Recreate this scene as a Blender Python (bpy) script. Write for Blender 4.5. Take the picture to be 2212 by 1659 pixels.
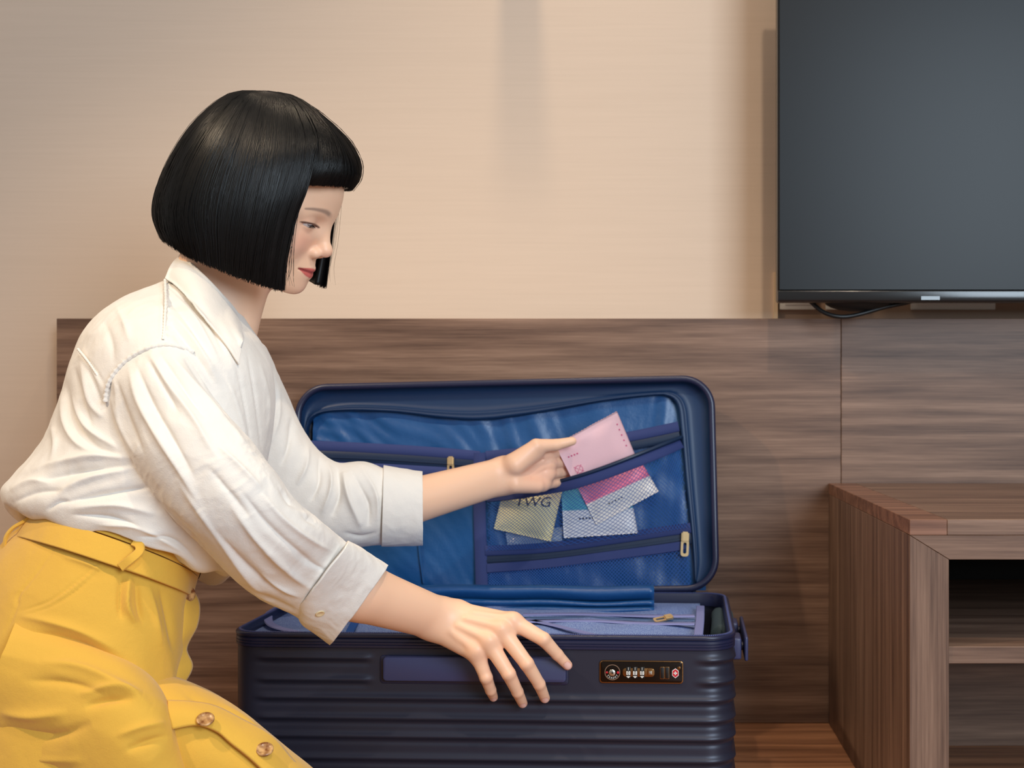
import bpy, bmesh, math, random
import numpy as np
from mathutils import Vector, Matrix, Euler

for o in list(bpy.data.objects):
    bpy.data.objects.remove(o)
scene = bpy.context.scene
COL = scene.collection
random.seed(7)
RNG = np.random.default_rng(7)

# ------------------------------------------------------------------ camera
F = 2635.0                 # focal length in pixels of the 2212 x 1659 frame
CX, CY = 1372.0, 856.0     # principal point (the photograph is an off-centre crop)
EYE = 0.536                # camera height above the floor
cam_d = bpy.data.cameras.new('camera')
cam_d.sensor_width = 36.0
cam_d.lens = 36.0 * F / 2212.0
cam_d.shift_x = (1106.0 - CX) / 2212.0
cam_d.shift_y = (CY - 829.5) / 2212.0
cam_d.clip_start = 0.05
cam_d.dof.use_dof = True
cam_d.dof.focus_distance = 1.47
cam_d.dof.aperture_fstop = 7.1
cam = bpy.data.objects.new('camera', cam_d)
COL.objects.link(cam)
cam.location = (0, 0, EYE)
cam.rotation_euler = (math.pi / 2, 0, 0)
scene.camera = cam


def at(px, py, Y):
    """the point at depth Y that the camera sees at photo pixel (px, py)"""
    return Vector(((px - CX) / F * Y, Y, EYE - (py - CY) / F * Y))


# ------------------------------------------------------------------ light
scene.view_settings.view_transform = 'Standard'
scene.view_settings.look = 'None'
scene.view_settings.gamma = 1.0
scene.view_settings.use_curve_mapping = False
scene.view_settings.exposure = 0.07

world = bpy.data.worlds.new('room_ambient')
world.use_nodes = True
scene.world = world
bg = world.node_tree.nodes['Background']
bg.inputs['Color'].default_value = (1.0, 0.95, 0.90, 1)
bg.inputs['Strength'].default_value = 0.35


def aim(o, target):
    d = Vector(target) - o.location
    o.rotation_euler = d.to_track_quat('-Z', 'Y').to_euler()


def area(name, loc, target, size, size_y, power, color):
    l = bpy.data.lights.new(name, 'AREA')
    l.shape = 'RECTANGLE'; l.size = size; l.size_y = size_y
    l.energy = power; l.color = color
    o = bpy.data.objects.new(name, l); COL.objects.link(o)
    o.location = loc; aim(o, target)
    return o


def spot(name, loc, target, power, color, angle=70, blend=0.6, radius=0.03):
    l = bpy.data.lights.new(name, 'SPOT')
    l.energy = power; l.color = color; l.spot_size = math.radians(angle)
    l.spot_blend = blend; l.shadow_soft_size = radius
    o = bpy.data.objects.new(name, l); COL.objects.link(o)
    o.location = loc; aim(o, target)
    return o


WARM = (1.0, 0.78, 0.54)
COOL = (0.72, 0.87, 1.0)
# daylight window behind the camera, to the right
area('window_daylight', (1.5, -1.3, 1.45), (-0.2, 1.6, 0.5), 1.3, 1.5, 84, COOL)
# warm ceiling downlight in front of the woman, left of the camera
spot('warm_spot', (-1.55, 0.70, 2.15), (-0.55, 1.48, 0.32), 100, WARM, 58, 0.9, 0.04)
spot('warm_spot', (0.30, 0.35, 2.35), (-0.02, 1.85, 0.30), 58, (1.0, 0.82, 0.62), 56, 0.9, 0.04)  # added fill spot, brightens the lid, sachets and hands
# warm ceiling downlight washing the wall
spot('wall_washer', (-0.205, 1.72, 2.05), (-0.21, 2.0, 0.6), 19, (1.0, 0.79, 0.55), 85, 1.0, 0.03)

# ------------------------------------------------------------------ helpers


def tag(o, label=None, category=None, group=None, kind=None):
    if label: o['label'] = label
    if category: o['category'] = category
    if group: o['group'] = group
    if kind: o['kind'] = kind
    return o


def link(name, me, mat=None, parent=None):
    o = bpy.data.objects.new(name, me)
    COL.objects.link(o)
    if mat is not None and not me.materials:
        me.materials.append(mat)
    if parent is not None:
        o.parent = parent
    return o


def empty(name, loc=(0, 0, 0), rz=0.0):
    o = bpy.data.objects.new(name, None)
    COL.objects.link(o); o.location = loc; o.rotation_euler = (0, 0, rz)
    o.empty_display_size = 0.05
    return o


def smooth(me, angle=None):
    for p in me.polygons: p.use_smooth = True
    if angle is not None:
        me.set_sharp_from_angle(angle=math.radians(angle))


def mesh_np(name, verts, faces, mat=None, parent=None, shade=True, sharp=None):
    me = bpy.data.meshes.new(name)
    me.from_pydata([tuple(map(float, v)) for v in verts], [], [tuple(int(i) for i in f) for f in faces])
    me.update()
    if shade: smooth(me, sharp)
    return link(name, me, mat, parent)


def bm_obj(name, bm, mat=None, parent=None, shade=True, sharp=35):
    bmesh.ops.recalc_face_normals(bm, faces=bm.faces)
    me = bpy.data.meshes.new(name)
    bm.to_mesh(me); bm.free()
    if shade: smooth(me, sharp)
    return link(name, me, mat, parent)


def box(name, lo, hi, mat=None, parent=None, bevel=0.0, seg=2):
    bm = bmesh.new()
    bmesh.ops.create_cube(bm, size=1.0)
    lo, hi = Vector(lo), Vector(hi)
    for v in bm.verts:
        v.co = Vector([lo[i] + (v.co[i] + 0.5) * (hi[i] - lo[i]) for i in range(3)])
    if bevel > 0:
        bmesh.ops.bevel(bm, geom=bm.edges[:], offset=bevel, segments=seg, profile=0.5, affect='EDGES')
    return bm_obj(name, bm, mat, parent)


def catmull(pts, n):
    """n points along a Catmull-Rom curve through pts (any dimension)"""
    P = np.array(pts, float)
    P = np.vstack([2 * P[0] - P[1], P, 2 * P[-1] - P[-2]])
    k = len(P) - 3
    t = np.linspace(0, k, n)
    i = np.clip(t.astype(int), 0, k - 1)
    u = (t - i)[:, None]
    p0, p1, p2, p3 = P[i], P[i + 1], P[i + 2], P[i + 3]
    return 0.5 * ((2 * p1) + (-p0 + p2) * u + (2 * p0 - 5 * p1 + 4 * p2 - p3) * u ** 2 + (-p0 + 3 * p1 - 3 * p2 + p3) * u ** 3)


def rounded_rect(w, h, r, seg=6, cx=0.0, cy=0.0):
    out = []
    for (sx, sy, a0) in ((1, 1, 0), (-1, 1, 90), (-1, -1, 180), (1, -1, 270)):
        for k in range(seg + 1):
            a = math.radians(a0 + 90 * k / seg)
            out.append((cx + sx * (w / 2 - r) + r * math.cos(a), cy + sy * (h / 2 - r) + r * math.sin(a)))
    return out


def loft(name, rings, mat=None, parent=None, cap=(False, False), closed=True, shade=True, sharp=None, thick=0.0):
    """rings: list of equal-length point lists"""
    n = len(rings[0])
    verts = [p for r in rings for p in r]
    faces = []
    for i in range(len(rings) - 1):
        for j in range(n if closed else n - 1):
            k = (j + 1) % n
            faces.append((i * n + j, i * n + k, (i + 1) * n + k, (i + 1) * n + j))
    if cap[0]: faces.append(tuple(reversed(range(n))))
    if cap[1]: faces.append(tuple(range((len(rings) - 1) * n, len(rings) * n)))
    o = mesh_np(name, verts, faces, mat, parent, shade, sharp)
    if thick:
        m = o.modifiers.new('solidify', 'SOLIDIFY'); m.thickness = thick; m.offset = 0
    return o


def tube_mesh(pts, radii, seg=8, cap=True):
    """verts, faces of a round tube along pts"""
    P = [Vector(p) for p in pts]
    n = len(P)
    if not hasattr(radii, '__len__'): radii = [radii] * n
    verts, faces = [], []
    up = Vector((0, 0, 1))
    nrm = None
    for i in range(n):
        t = (P[min(i + 1, n - 1)] - P[max(i - 1, 0)]).normalized()
        if nrm is None:
            nrm = t.cross(up)
            if nrm.length < 1e-3: nrm = t.cross(Vector((1, 0, 0)))
            nrm.normalize()
        else:
            nrm = (nrm - t * nrm.dot(t)).normalized()
        b = t.cross(nrm)
        for k in range(seg):
            a = 2 * math.pi * k / seg
            verts.append(P[i] + (nrm * math.cos(a) + b * math.sin(a)) * radii[i])
    for i in range(n - 1):
        for k in range(seg):
            k2 = (k + 1) % seg
            faces.append((i * seg + k, i * seg + k2, (i + 1) * seg + k2, (i + 1) * seg + k))
    if cap:
        faces.append(tuple(reversed(range(seg))))
        faces.append(tuple(range((n - 1) * seg, n * seg)))
    return verts, faces


def tube(name, pts, radii, mat=None, parent=None, seg=8):
    v, f = tube_mesh(pts, radii, seg)
    return mesh_np(name, v, f, mat, parent)


def text_obj(name, body, size, mat, parent, matrix, depth=0.0003, align='CENTER'):
    cu = bpy.data.curves.new(name, 'FONT')
    cu.body = body; cu.size = size; cu.extrude = depth
    cu.align_x = align; cu.align_y = 'CENTER'
    tmp = bpy.data.objects.new(name + '_tmp', cu); COL.objects.link(tmp)
    dg = bpy.context.evaluated_depsgraph_get()
    me = bpy.data.meshes.new_from_object(tmp.evaluated_get(dg))
    bpy.data.objects.remove(tmp)
    me.transform(matrix)
    return link(name, me, mat, parent)


# ------------------------------------------------------------------ materials


def srgb(r, g, b):
    f = lambda c: (c / 255 / 12.92) if c / 255 <= 0.04045 else ((c / 255 + 0.055) / 1.055) ** 2.4
    return (f(r), f(g), f(b), 1.0)


def new_mat(name, color=(0.8, 0.8, 0.8, 1), rough=0.5, metal=0.0, spec=0.5, **kw):
    m = bpy.data.materials.new(name)
    m.use_nodes = True
    b = m.node_tree.nodes['Principled BSDF']
    b.inputs['Base Color'].default_value = color
    b.inputs['Roughness'].default_value = rough
    b.inputs['Metallic'].default_value = metal
    b.inputs['Specular IOR Level'].default_value = spec
    for k, v in kw.items():
        b.inputs[k.replace('_', ' ')].default_value = v
    return m


class NT:
    def __init__(self, m):
        self.m = m; self.t = m.node_tree; self.b = self.t.nodes['Principled BSDF']
    def n(self, kind, **kw):
        x = self.t.nodes.new(kind)
        for k, v in kw.items():
            if k in x.inputs: x.inputs[k].default_value = v
            else: setattr(x, k, v)
        return x
    def l(self, a, b): self.t.links.new(a, b)
    def ramp(self, fac, stops):
        r = self.n('ShaderNodeValToRGB')
        els = r.color_ramp.elements
        while len(els) < len(stops): els.new(0.5)
        for e, (p, c) in zip(els, stops): e.position = p; e.color = c
        self.l(fac, r.inputs['Fac']); return r.outputs['Color']
    def bump(self, height, strength=0.3, dist=0.001):
        bp = self.n('ShaderNodeBump', Strength=strength, Distance=dist)
        self.l(height, bp.inputs['Height']); self.l(bp.outputs['Normal'], self.b.inputs['Normal'])
        return bp
    def coords(self, scale=(1, 1, 1), rot=(0, 0, 0), which='Object', loc=(0, 0, 0)):
        tc = self.n('ShaderNodeTexCoord'); mp = self.n('ShaderNodeMapping')
        mp.inputs['Scale'].default_value = scale; mp.inputs['Rotation'].default_value = rot
        mp.inputs['Location'].default_value = loc
        self.l(tc.outputs[which], mp.inputs['Vector']); return mp.outputs['Vector']


def wood(name, axis, tint=(1, 1, 1), seed=0.0, across=2):
    """walnut veneer, grain along axis 0/1/2 (object space), figure drawn across the given axis"""
    m = new_mat(name, rough=0.44, spec=0.3)
    nt = NT(m)
    sc = [7.0, 7.0, 7.0]; sc[axis] = 0.42
    v = nt.coords(tuple(sc), loc=(seed, seed * 1.7, seed * 0.6))
    warp = nt.n('ShaderNodeTexNoise', Scale=1.1, Detail=2.0, Roughness=0.5)
    nt.l(v, warp.inputs['Vector'])
    # wandering growth rings
    rings = nt.n('ShaderNodeMath', operation='MULTIPLY'); rings.inputs[1].default_value = 9.0
    nt.l(warp.outputs['Fac'], rings.inputs[0])
    sep = nt.n('ShaderNodeSeparateXYZ'); nt.l(v, sep.inputs[0])
    ad = nt.n('ShaderNodeMath', operation='ADD'); nt.l(rings.outputs[0], ad.inputs[0])
    sm_ = nt.n('ShaderNodeMath', operation='ADD')
    others = [k for k in 'XYZ' if k != 'XYZ'[axis]]
    nt.l(sep.outputs[others[0]], sm_.inputs[0]); nt.l(sep.outputs[others[1]], sm_.inputs[1])
    nt.l(sm_.outputs[0], ad.inputs[1])
    fr_ = nt.n('ShaderNodeMath', operation='PINGPONG'); fr_.inputs[1].default_value = 0.5
    nt.l(ad.outputs[0], fr_.inputs[0])
    n1 = nt.n('ShaderNodeTexNoise', Scale=9.0, Detail=6.0, Roughness=0.62)
    nt.l(v, n1.inputs['Vector'])
    fs = [330.0, 330.0, 330.0]; fs[axis] = 6.0
    v2 = nt.coords(tuple(fs), loc=(seed, 0, 0))
    n2 = nt.n('ShaderNodeTexNoise', Scale=1.0, Detail=3.0, Roughness=0.7)
    nt.l(v2, n2.inputs['Vector'])
    mixa = nt.n('ShaderNodeMixRGB', blend_type='MIX'); mixa.inputs['Fac'].default_value = 0.62
    nt.l(fr_.outputs[0], mixa.inputs['Color1']); nt.l(n1.outputs['Fac'], mixa.inputs['Color2'])
    mix = nt.n('ShaderNodeMixRGB', blend_type='MIX'); mix.inputs['Fac'].default_value = 0.34
    nt.l(mixa.outputs['Color'], mix.inputs['Color1']); nt.l(n2.outputs['Fac'], mix.inputs['Color2'])
    t = lambda r, g, b: tuple(a * k for a, k in zip(srgb(r, g, b)[:3], tint)) + (1,)
    col = nt.ramp(mix.outputs['Color'], [(0.28, t(80, 59, 49)), (0.40, t(109, 84, 70)), (0.48, t(125, 98, 82)), (0.60, t(148, 119, 101))])
    nt.l(col, nt.b.inputs['Base Color'])
    nt.bump(mix.outputs['Color'], 0.12, 0.0006)
    return m

# ================================================================== the room
YW = 2.06      # wallpapered wall
YP = 2.00      # face of the wood panelling

M_wall = new_mat('woven_wallpaper', srgb(222, 198, 176), rough=0.85, spec=0.15)
nt = NT(M_wall)
v = nt.coords((1, 1, 1))
w1 = nt.n('ShaderNodeTexWave', wave_type='BANDS', bands_direction='X', Scale=170.0, Distortion=1.5, Detail=2.0)
w2 = nt.n('ShaderNodeTexWave', wave_type='BANDS', bands_direction='Z', Scale=230.0, Distortion=1.5, Detail=2.0)
nt.l(v, w1.inputs['Vector']); nt.l(v, w2.inputs['Vector'])
vs = nt.coords((6, 6, 260))
wn = nt.n('ShaderNodeTexNoise', Scale=1.0, Detail=3.0); nt.l(vs, wn.inputs['Vector'])
mul = nt.n('ShaderNodeMath', operation='ADD'); nt.l(w1.outputs['Fac'], mul.inputs[0]); nt.l(w2.outputs['Fac'], mul.inputs[1])
mx = nt.n('ShaderNodeMixRGB', blend_type='MIX'); mx.inputs['Fac'].default_value = 0.55
nt.l(mul.outputs[0], mx.inputs['Color1']); nt.l(wn.outputs['Fac'], mx.inputs['Color2'])
nt.l(nt.ramp(mx.outputs['Color'], [(0.2, srgb(203, 181, 161)), (0.9, srgb(216, 194, 174))]), nt.b.inputs['Base Color'])
nt.bump(mul.outputs[0], 0.10, 0.0004)

M_woodx = wood('walnut_veneer_horizontal', 0)
M_woodx2 = wood('walnut_veneer_second_sheet', 0, seed=3.3)
M_woodz = wood('walnut_veneer_vertical', 2, seed=5.1)
M_woodside = wood('walnut_veneer_side', 2, seed=8.4)
M_floor = wood('wood_floor', 0, tint=(1.9, 1.45, 1.05), seed=9.0)
M_niche = new_mat('niche_paint', srgb(168, 140, 120), rough=0.8, spec=0.2)

tag(box('wall_back', (-2.6, YW, 0.0), (0.2405, YW + 0.12, 2.45), M_wall), 'beige woven wallpaper wall behind the woman', kind='structure')
# shallow niche behind the television
tag(box('wall_niche', (0.2407, YW + 0.006, 0.0), (2.4, YW + 0.12, 2.45), M_niche), 'brown painted niche wall behind the television', kind='structure')
tag(box('trim_1', (0.2335, YW - 0.004, 0.665), (0.2405, YW - 0.0002, 0.745), new_mat('trim_cream', srgb(238, 208, 170), 0.6)), 'narrow cream trim strip beside the television', kind='structure')
tag(box('floor', (-2.6, -2.2, -0.05), (2.4, YW, 0.0), M_floor), 'warm brown wooden floor', kind='structure')

# wood panelling along the wall: two sheets with a fine joint
panel = empty('wall_panelling', (0, YP, 0))
ZP = EYE + (CY - 688) / F * YP
xs0 = (122 - CX) / F * YP
xs1 = (1817 - CX) / F * YP
tag(panel, 'walnut wood panelling along the lower wall', kind='structure')
box('panel_sheet', (xs0, 0, 0.0005), (xs1 - 0.0004, YW - YP - 0.0002, ZP), M_woodx, panel, 0.0008, 1)
box('panel_sheet', (xs1 + 0.0004, 0, 0.0005), (2.4, YW - YP + 0.0056, ZP), M_woodx2, panel, 0.0008, 1)

# unseen block added above the view to cast the shadow band down the wall
br = box('shadow_blocker', (-0.222, YW - 0.16, 1.42), (-0.172, YW - 0.0002, 1.433), new_mat('blocker_grey', srgb(120, 118, 115), 0.5), None, 0.004)
tag(br, 'unseen grey block added to cast a shadow on the wallpaper', kind='structure')

# ------------------------------------------------------------------ low cabinet
XC = 0.3173; YC = 1.41; ZC = 0.3935
cab = empty('low_cabinet', (XC, YC, 0))
tag(cab, 'low walnut television cabinet with open shelves at right', 'cabinet')
XE = 1.25; DC = YP - YC - 0.001
tp, st, rl = 0.018, 0.0455, 0.028
M_cedge = wood('walnut_edge_strip', 0, tint=(1.12, 0.92, 0.85), seed=12.0)
box('top_board', (0.0435, 0, ZC - tp), (XE, DC, ZC), M_woodx2, cab, 0.0006, 1)
box('top_corner_piece', (0, 0, ZC - tp), (0.0433, DC, ZC), M_cedge, cab, 0.0006, 1)
box('side_panel', (0, 0.018, 0.0004), (0.022, DC, ZC - tp - 0.0003), M_woodside, cab, 0.0005, 1)


def prism(name, poly, y0, y1, mat, parent):
    n = len(poly)
    vs = [(x, y0, z) for x, z in poly] + [(x, y1, z) for x, z in poly]
    fs = [tuple(range(n)), tuple(reversed(range(n, 2 * n)))] + [(i, i + n, (i + 1) % n + n, (i + 1) % n) for i in range(n)]
    bm = bmesh.new(); bv = [bm.verts.new(v) for v in vs]
    for f in fs: bm.faces.new([bv[i] for i in f])
    bmesh.ops.bevel(bm, geom=bm.edges[:], offset=0.0005, segments=1, affect='EDGES')
    return bm_obj(name, bm, mat, parent)


zt = ZC - tp - 0.0003
prism('frame_stile', [(0, 0.0004), (st, 0.0004), (st, zt - rl), (0, zt)], 0, 0.0178, M_woodz, cab)
prism('frame_rail', [(0.0006, zt), (st + 0.0006, zt - rl), (XE, zt - rl), (XE, zt)], 0, 0.0178, M_woodx, cab)
zs = EYE - (1397 - CY) / F * YC
box('shelf', (0.0222, 0.002, zs - 0.020), (XE, DC - 0.07, zs), M_woodx2, cab, 0.0006, 1)
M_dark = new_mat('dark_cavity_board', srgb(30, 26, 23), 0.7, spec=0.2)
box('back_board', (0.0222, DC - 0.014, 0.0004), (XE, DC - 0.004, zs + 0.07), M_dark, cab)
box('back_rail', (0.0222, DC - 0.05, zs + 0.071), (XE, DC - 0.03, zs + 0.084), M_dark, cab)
M_pale = new_mat('pale_back_panel', srgb(190, 192, 190), 0.7)
box('cable_slot_panel', (0.0222, DC - 0.012, zs + 0.0845), (XE, DC - 0.006, zt - rl + 0.02), M_pale, cab)
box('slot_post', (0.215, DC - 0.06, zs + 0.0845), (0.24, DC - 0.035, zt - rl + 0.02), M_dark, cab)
box('lower_back_panel', (0.0222, 0.46, 0.0004), (XE, 0.475, zs - 0.0205), M_woodx, cab)

# ------------------------------------------------------------------ television
YT = 1.90
M_tvb = new_mat('tv_gloss_black', srgb(22, 22, 24), 0.18, spec=0.5)
M_scr = new_mat('tv_screen', (0.006, 0.0065, 0.008, 1), 0.34, spec=0.19)
tv = empty('television', at(1680, 652, YT))
tag(tv, 'black flat television hanging on the wall at upper right', 'television')
TW, TH = 0.97, 0.565
box('back_shell', (0, 0.006, 0.0), (TW, 0.030, TH), M_tvb, tv, 0.003)
box('rear_housing', (0.09, 0.0302, 0.06), (TW - 0.09, 0.08, TH - 0.1), new_mat('tv_matt_black', srgb(18, 18, 19), 0.6), tv, 0.012)
box('screen', (0.0025, 0.0, 0.0185), (TW - 0.0025, 0.0058, TH - 0.004), M_scr, tv, 0.0007, 1)
box('bottom_bezel', (0.0, -0.003, 0.0005), (TW, 0.0058, 0.0178), M_tvb, tv, 0.0022, 3)
box('sensor', (0.222, -0.0042, 0.0022), (0.252, -0.0031, 0.009), new_mat('tv_sensor', (0.004, 0.004, 0.005, 1), 0.1), tv, 0.0005, 1)
bm = bmesh.new()
bmesh.ops.create_uvsphere(bm, u_segments=20, v_segments=10, radius=1.0)
for q in bm.verts: q.co = Vector((0.135 + q.co.x * 0.055, 0.05 + q.co.y * 0.022, 0.004 + q.co.z * 0.016))
bm_obj('cable_cover', bm, new_mat('cable_rubber', srgb(20, 19, 19), 0.55), tv)
cab_pts = [at(1738, 640, 1.945), at(1755, 655, 1.945), at(1775, 672, 1.94), at(1800, 682, 1.935), at(1828, 684, 1.935), at(1860, 678, 1.94), at(1910, 664, 1.945), at(1965, 652, 1.95), at(1990, 640, 1.955)]
tpt = catmull([p - tv.location for p in cab_pts], 40)
tube('power_cable', tpt, 0.0035, new_mat('cable_black', srgb(15, 15, 16), 0.45), tv, 10)

M_sock = new_mat('socket_white', srgb(225, 222, 215), 0.4)
for i, (x0, x1, lab) in enumerate(((1684, 1762, 'white wall socket plate just left of the drooping television cable'),
                                   (1784, 1872, 'white wall socket plate behind the drooping television cable'),
                                   (1968, 2150, 'wide white socket plate below the television at far right'))):
    a, b = at(x0, 669, YW), at(x1, 600, YW)
    s = empty('wall_socket', (a.x, YW + 0.006, a.z))
    tag(s, lab, 'socket', 'sockets behind the television')
    box('plate', (0, -0.008, 0), (b.x - a.x, -0.0002, b.z - a.z), M_sock, s, 0.0015)
    box('insert', (0.008, -0.0105, 0.008), (b.x - a.x - 0.008, -0.0082, b.z - a.z - 0.008), M_sock, s, 0.001)

# ================================================================== the suitcase
SW, SD, SH = 0.652, 0.345, 0.2326
S_RZ = math.radians(-2.4)
case = empty('suitcase', (0, 0, 0), S_RZ)
tag(case, 'navy blue ribbed hard-shell suitcase lying open on the floor', 'suitcase')
fl, fr = Vector((-0.5235, 1.567, 0)), Vector((0.1268, 1.540, 0))
fc = (fl + fr) / 2
CM = Matrix.Rotation(S_RZ, 4, 'Z')
case.location = fc + CM @ Vector((0, SD / 2, 0))
CM = Matrix.Translation(case.location) @ CM
CI = CM.inverted()


def cl(p):          # world -> suitcase space
    return CI @ Vector(p)


def ray_plane(px, py, o, n):
    """where the line of sight of a photo pixel meets a plane (world space)"""
    c = Vector((0, 0, EYE))
    d = at(px, py, 1.0) - c
    return c + d * ((Vector(o) - c).dot(n) / d.dot(n))


M_shell = new_mat('navy_polycarbonate', srgb(42, 44, 60), 0.40, 0.25, 0.5)
nt = NT(M_shell)
nn = nt.n('ShaderNodeTexNoise', Scale=900.0, Detail=2.0); nt.l(nt.coords(), nn.inputs['Vector'])
nt.bump(nn.outputs['Fac'], 0.10, 0.0003)
M_rim = new_mat('navy_rim_rubber', srgb(30, 34, 62), 0.34, 0.0, 0.5)
M_handle = new_mat('navy_handle_plastic', srgb(58, 62, 98), 0.38, 0.0, 0.5)
M_tape = new_mat('navy_woven_tape', srgb(46, 58, 108), 0.7, 0.0, 0.3)
nt = NT(M_tape)
nn = nt.n('ShaderNodeTexWave', wave_type='BANDS', bands_direction='DIAGONAL', Scale=420.0); nt.l(nt.coords(), nn.inputs['Vector'])
nt.bump(nn.outputs['Fac'], 0.35, 0.0004)
M_zip = new_mat('dark_zip_coil', srgb(18, 38, 66), 0.4, 0.0, 0.4)
M_teeth = new_mat('zip_teeth', srgb(88, 98, 150), 0.35, 0.3)
M_gold = new_mat('pale_gold_metal', srgb(214, 186, 142), 0.30, 0.75)
M_satin = new_mat('blue_satin_lining', srgb(24, 76, 130), 0.33, 0.0, 0.5)
nt = NT(M_satin)
tc = nt.coords((1, 1, 1))
nn = nt.n('ShaderNodeTexNoise', Scale=55.0, Detail=4.0, Roughness=0.6); nt.l(tc, nn.inputs['Vector'])
n3 = nt.n('ShaderNodeTexNoise', Scale=1500.0, Detail=1.0); nt.l(tc, n3.inputs['Vector'])
ad = nt.n('ShaderNodeMath', operation='MULTIPLY_ADD'); ad.inputs[1].default_value = 0.12
nt.l(n3.outputs['Fac'], ad.inputs[0]); nt.l(nn.outputs['Fac'], ad.inputs[2])
nt.bump(ad.outputs[0], 0.35, 0.0025)
M_gusset = new_mat('dark_blue_gusset', srgb(20, 48, 84), 0.45, 0.0, 0.4)
M_net = new_mat('navy_netting', srgb(34, 78, 150), 0.6, 0.0, 0.3)
M_div = new_mat('pale_blue_mesh_cloth', srgb(128, 152, 196), 0.7, 0.0, 0.3)
nt = NT(M_div)
vo = nt.n('ShaderNodeTexVoronoi', Scale=620.0); nt.l(nt.coords(), vo.inputs['Vector'])
nt.l(nt.ramp(vo.outputs['Distance'], [(0.25, srgb(138, 160, 200)), (0.6, srgb(96, 116, 172))]), nt.b.inputs['Base Color'])
nt.bump(vo.outputs['Distance'], 0.3, 0.0005)


def perimeter(w, h, r, n):
    """n evenly spaced points of a rounded rectangle from the middle of -y side, going +x; with outward normals"""
    pts = np.array(rounded_rect(w, h, r, 24))
    pts = np.vstack([pts, pts[:1]])
    # start at the middle of the -y side
    pts = pts[:-1]
    k = int(np.argmin(pts[:, 1] * 1000 + np.abs(pts[:, 0] - 0)))
    pts = np.roll(pts, -k, axis=0); pts = np.vstack([pts, pts[:1]])
    d = np.r_[0, np.cumsum(np.linalg.norm(np.diff(pts, axis=0), axis=1))]
    s = np.linspace(0, d[-1], n, endpoint=False)
    x = np.interp(s, d, pts[:, 0]); y = np.interp(s, d, pts[:, 1])
    P = np.stack([x, y], 1)
    T = np.roll(P, -1, 0) - np.roll(P, 1, 0)
    T /= np.linalg.norm(T, axis=1, keepdims=True)
    N = np.stack([T[:, 1], -T[:, 0]], 1)
    return P, N, s, d[-1]


# ribbed base shell -----------------------------------------------------------
RZ = 0.036
npm = 420
P2, N2, S2, LP = perimeter(SW - 0.004, SD - 0.004, RZ, npm)
rib_z = [0.2015, 0.1735, 0.1505, 0.1248, 0.1015, 0.0735, 0.0490, 0.0250]
zrow = np.r_[np.linspace(0.0005, 0.214, 150)]
sm = lambda e0, e1, t: np.clip((t - e0) / (e1 - e0), 0, 1) ** 2 * (3 - 2 * np.clip((t - e0) / (e1 - e0), 0, 1))
xf = P2[:, 0]
front = N2[:, 1] < -0.55
m_full = np.where(front, sm(-0.295, -0.275, xf), 1.0)
m_full = np.where((~front) & (xf < -0.2), 0.0, m_full)
m_top = np.where(front, sm(-0.295, -0.275, xf) * (1 - sm(-0.150, -0.135, xf)) + sm(0.272, 0.292, xf), 1.0)
m_top = np.where((~front) & (xf < -0.2), 0.0, m_top)
rings = []
for z in zrow:
    off = np.zeros(npm)
    for i, rz in enumerate(rib_z):
        t = (z - rz)
        prof = np.exp(-(t / 0.0042) ** 2) if t > 0 else np.exp(-(t / 0.0032) ** 2)
        prof -= 0.35 * np.exp(-((t + 0.0075) / 0.003) ** 2)
        off += (m_top if i < 2 else m_full) * prof * 0.0034
    inset = 0.018 * (1 - math.sqrt(max(0, 1 - (1 - min(1, z / 0.018)) ** 2)))
    q = P2 + N2 * (off - inset)[:, None]
    rings.append([(a, b, z) for a, b in q])
# turn inward at the top and go down the inside
for ins, z in ((0.0015, 0.2145), (0.004, 0.2145), (0.005, 0.200), (0.006, 0.06)):
    q = P2 - N2 * ins
    rings.append([(a, b, z) for a, b in q])
loft('base_shell', rings, M_shell, case, cap=(True, True), sharp=60)

# rim: moulded band, zip tape and teeth
prof = [(-0.006, 0.2135), (0.0016, 0.2135), (0.0030, 0.2145), (0.0032, 0.2172), (0.0024, 0.2178), (0.0032, 0.2184), (0.0033, 0.2208), (0.0024, 0.2214),
        (0.0032, 0.2220), (0.0030, 0.2250), (0.0010, 0.2262), (0.0008, 0.2270), (0.0036, 0.2278), (0.0040, 0.2300), (0.0030, 0.2318), (-0.0005, 0.2326), (-0.0045, 0.2322), (-0.006, 0.228)]
P3, N3, S3, LP3 = perimeter(SW - 0.006, SD - 0.006, RZ, 300)
rings = []
for (o_, z) in prof + [prof[0]]:
    q = P3 + N3 * o_
    rings.append([(a, b, z) for a, b in q])
rim = loft('zip_rim', rings, M_rim, case, sharp=50)
tw = perimeter(SW - 0.006, SD - 0.006, RZ, 760)
vs, fs = [], []
for k in range(760):
    p, n_ = tw[0][k], tw[1][k]
    t_ = np.array([-n_[1], n_[0]])
    c = p + n_ * -0.0015
    b0 = len(vs)
    for dz in (0.2322, 0.2336):
        for (u, w_) in ((-1, -1), (1, -1), (1, 1), (-1, 1)):
            q = c + t_ * u * 0.00072 + n_ * w_ * 0.0016
            vs.append((q[0], q[1], dz))
    fs += [tuple(b0 + i for i in f) for f in ((0, 1, 2, 3), (4, 5, 6, 7), (0, 1, 5, 4), (1, 2, 6, 5), (2, 3, 7, 6), (3, 0, 4, 7))]
te = mesh_np('zip_teeth', vs, fs, M_teeth, rim, shade=False)
te['kind'] = 'stuff'


def front_pt(px, py, off=0.0):
    """suitcase-space point on the front face under a photo pixel"""
    n = CM.to_3x3() @ Vector((0, -1, 0))
    o = CM @ Vector((0, -SD / 2 + 0.002 - off, 0))
    return cl(ray_plane(px, py, o, n))


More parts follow.
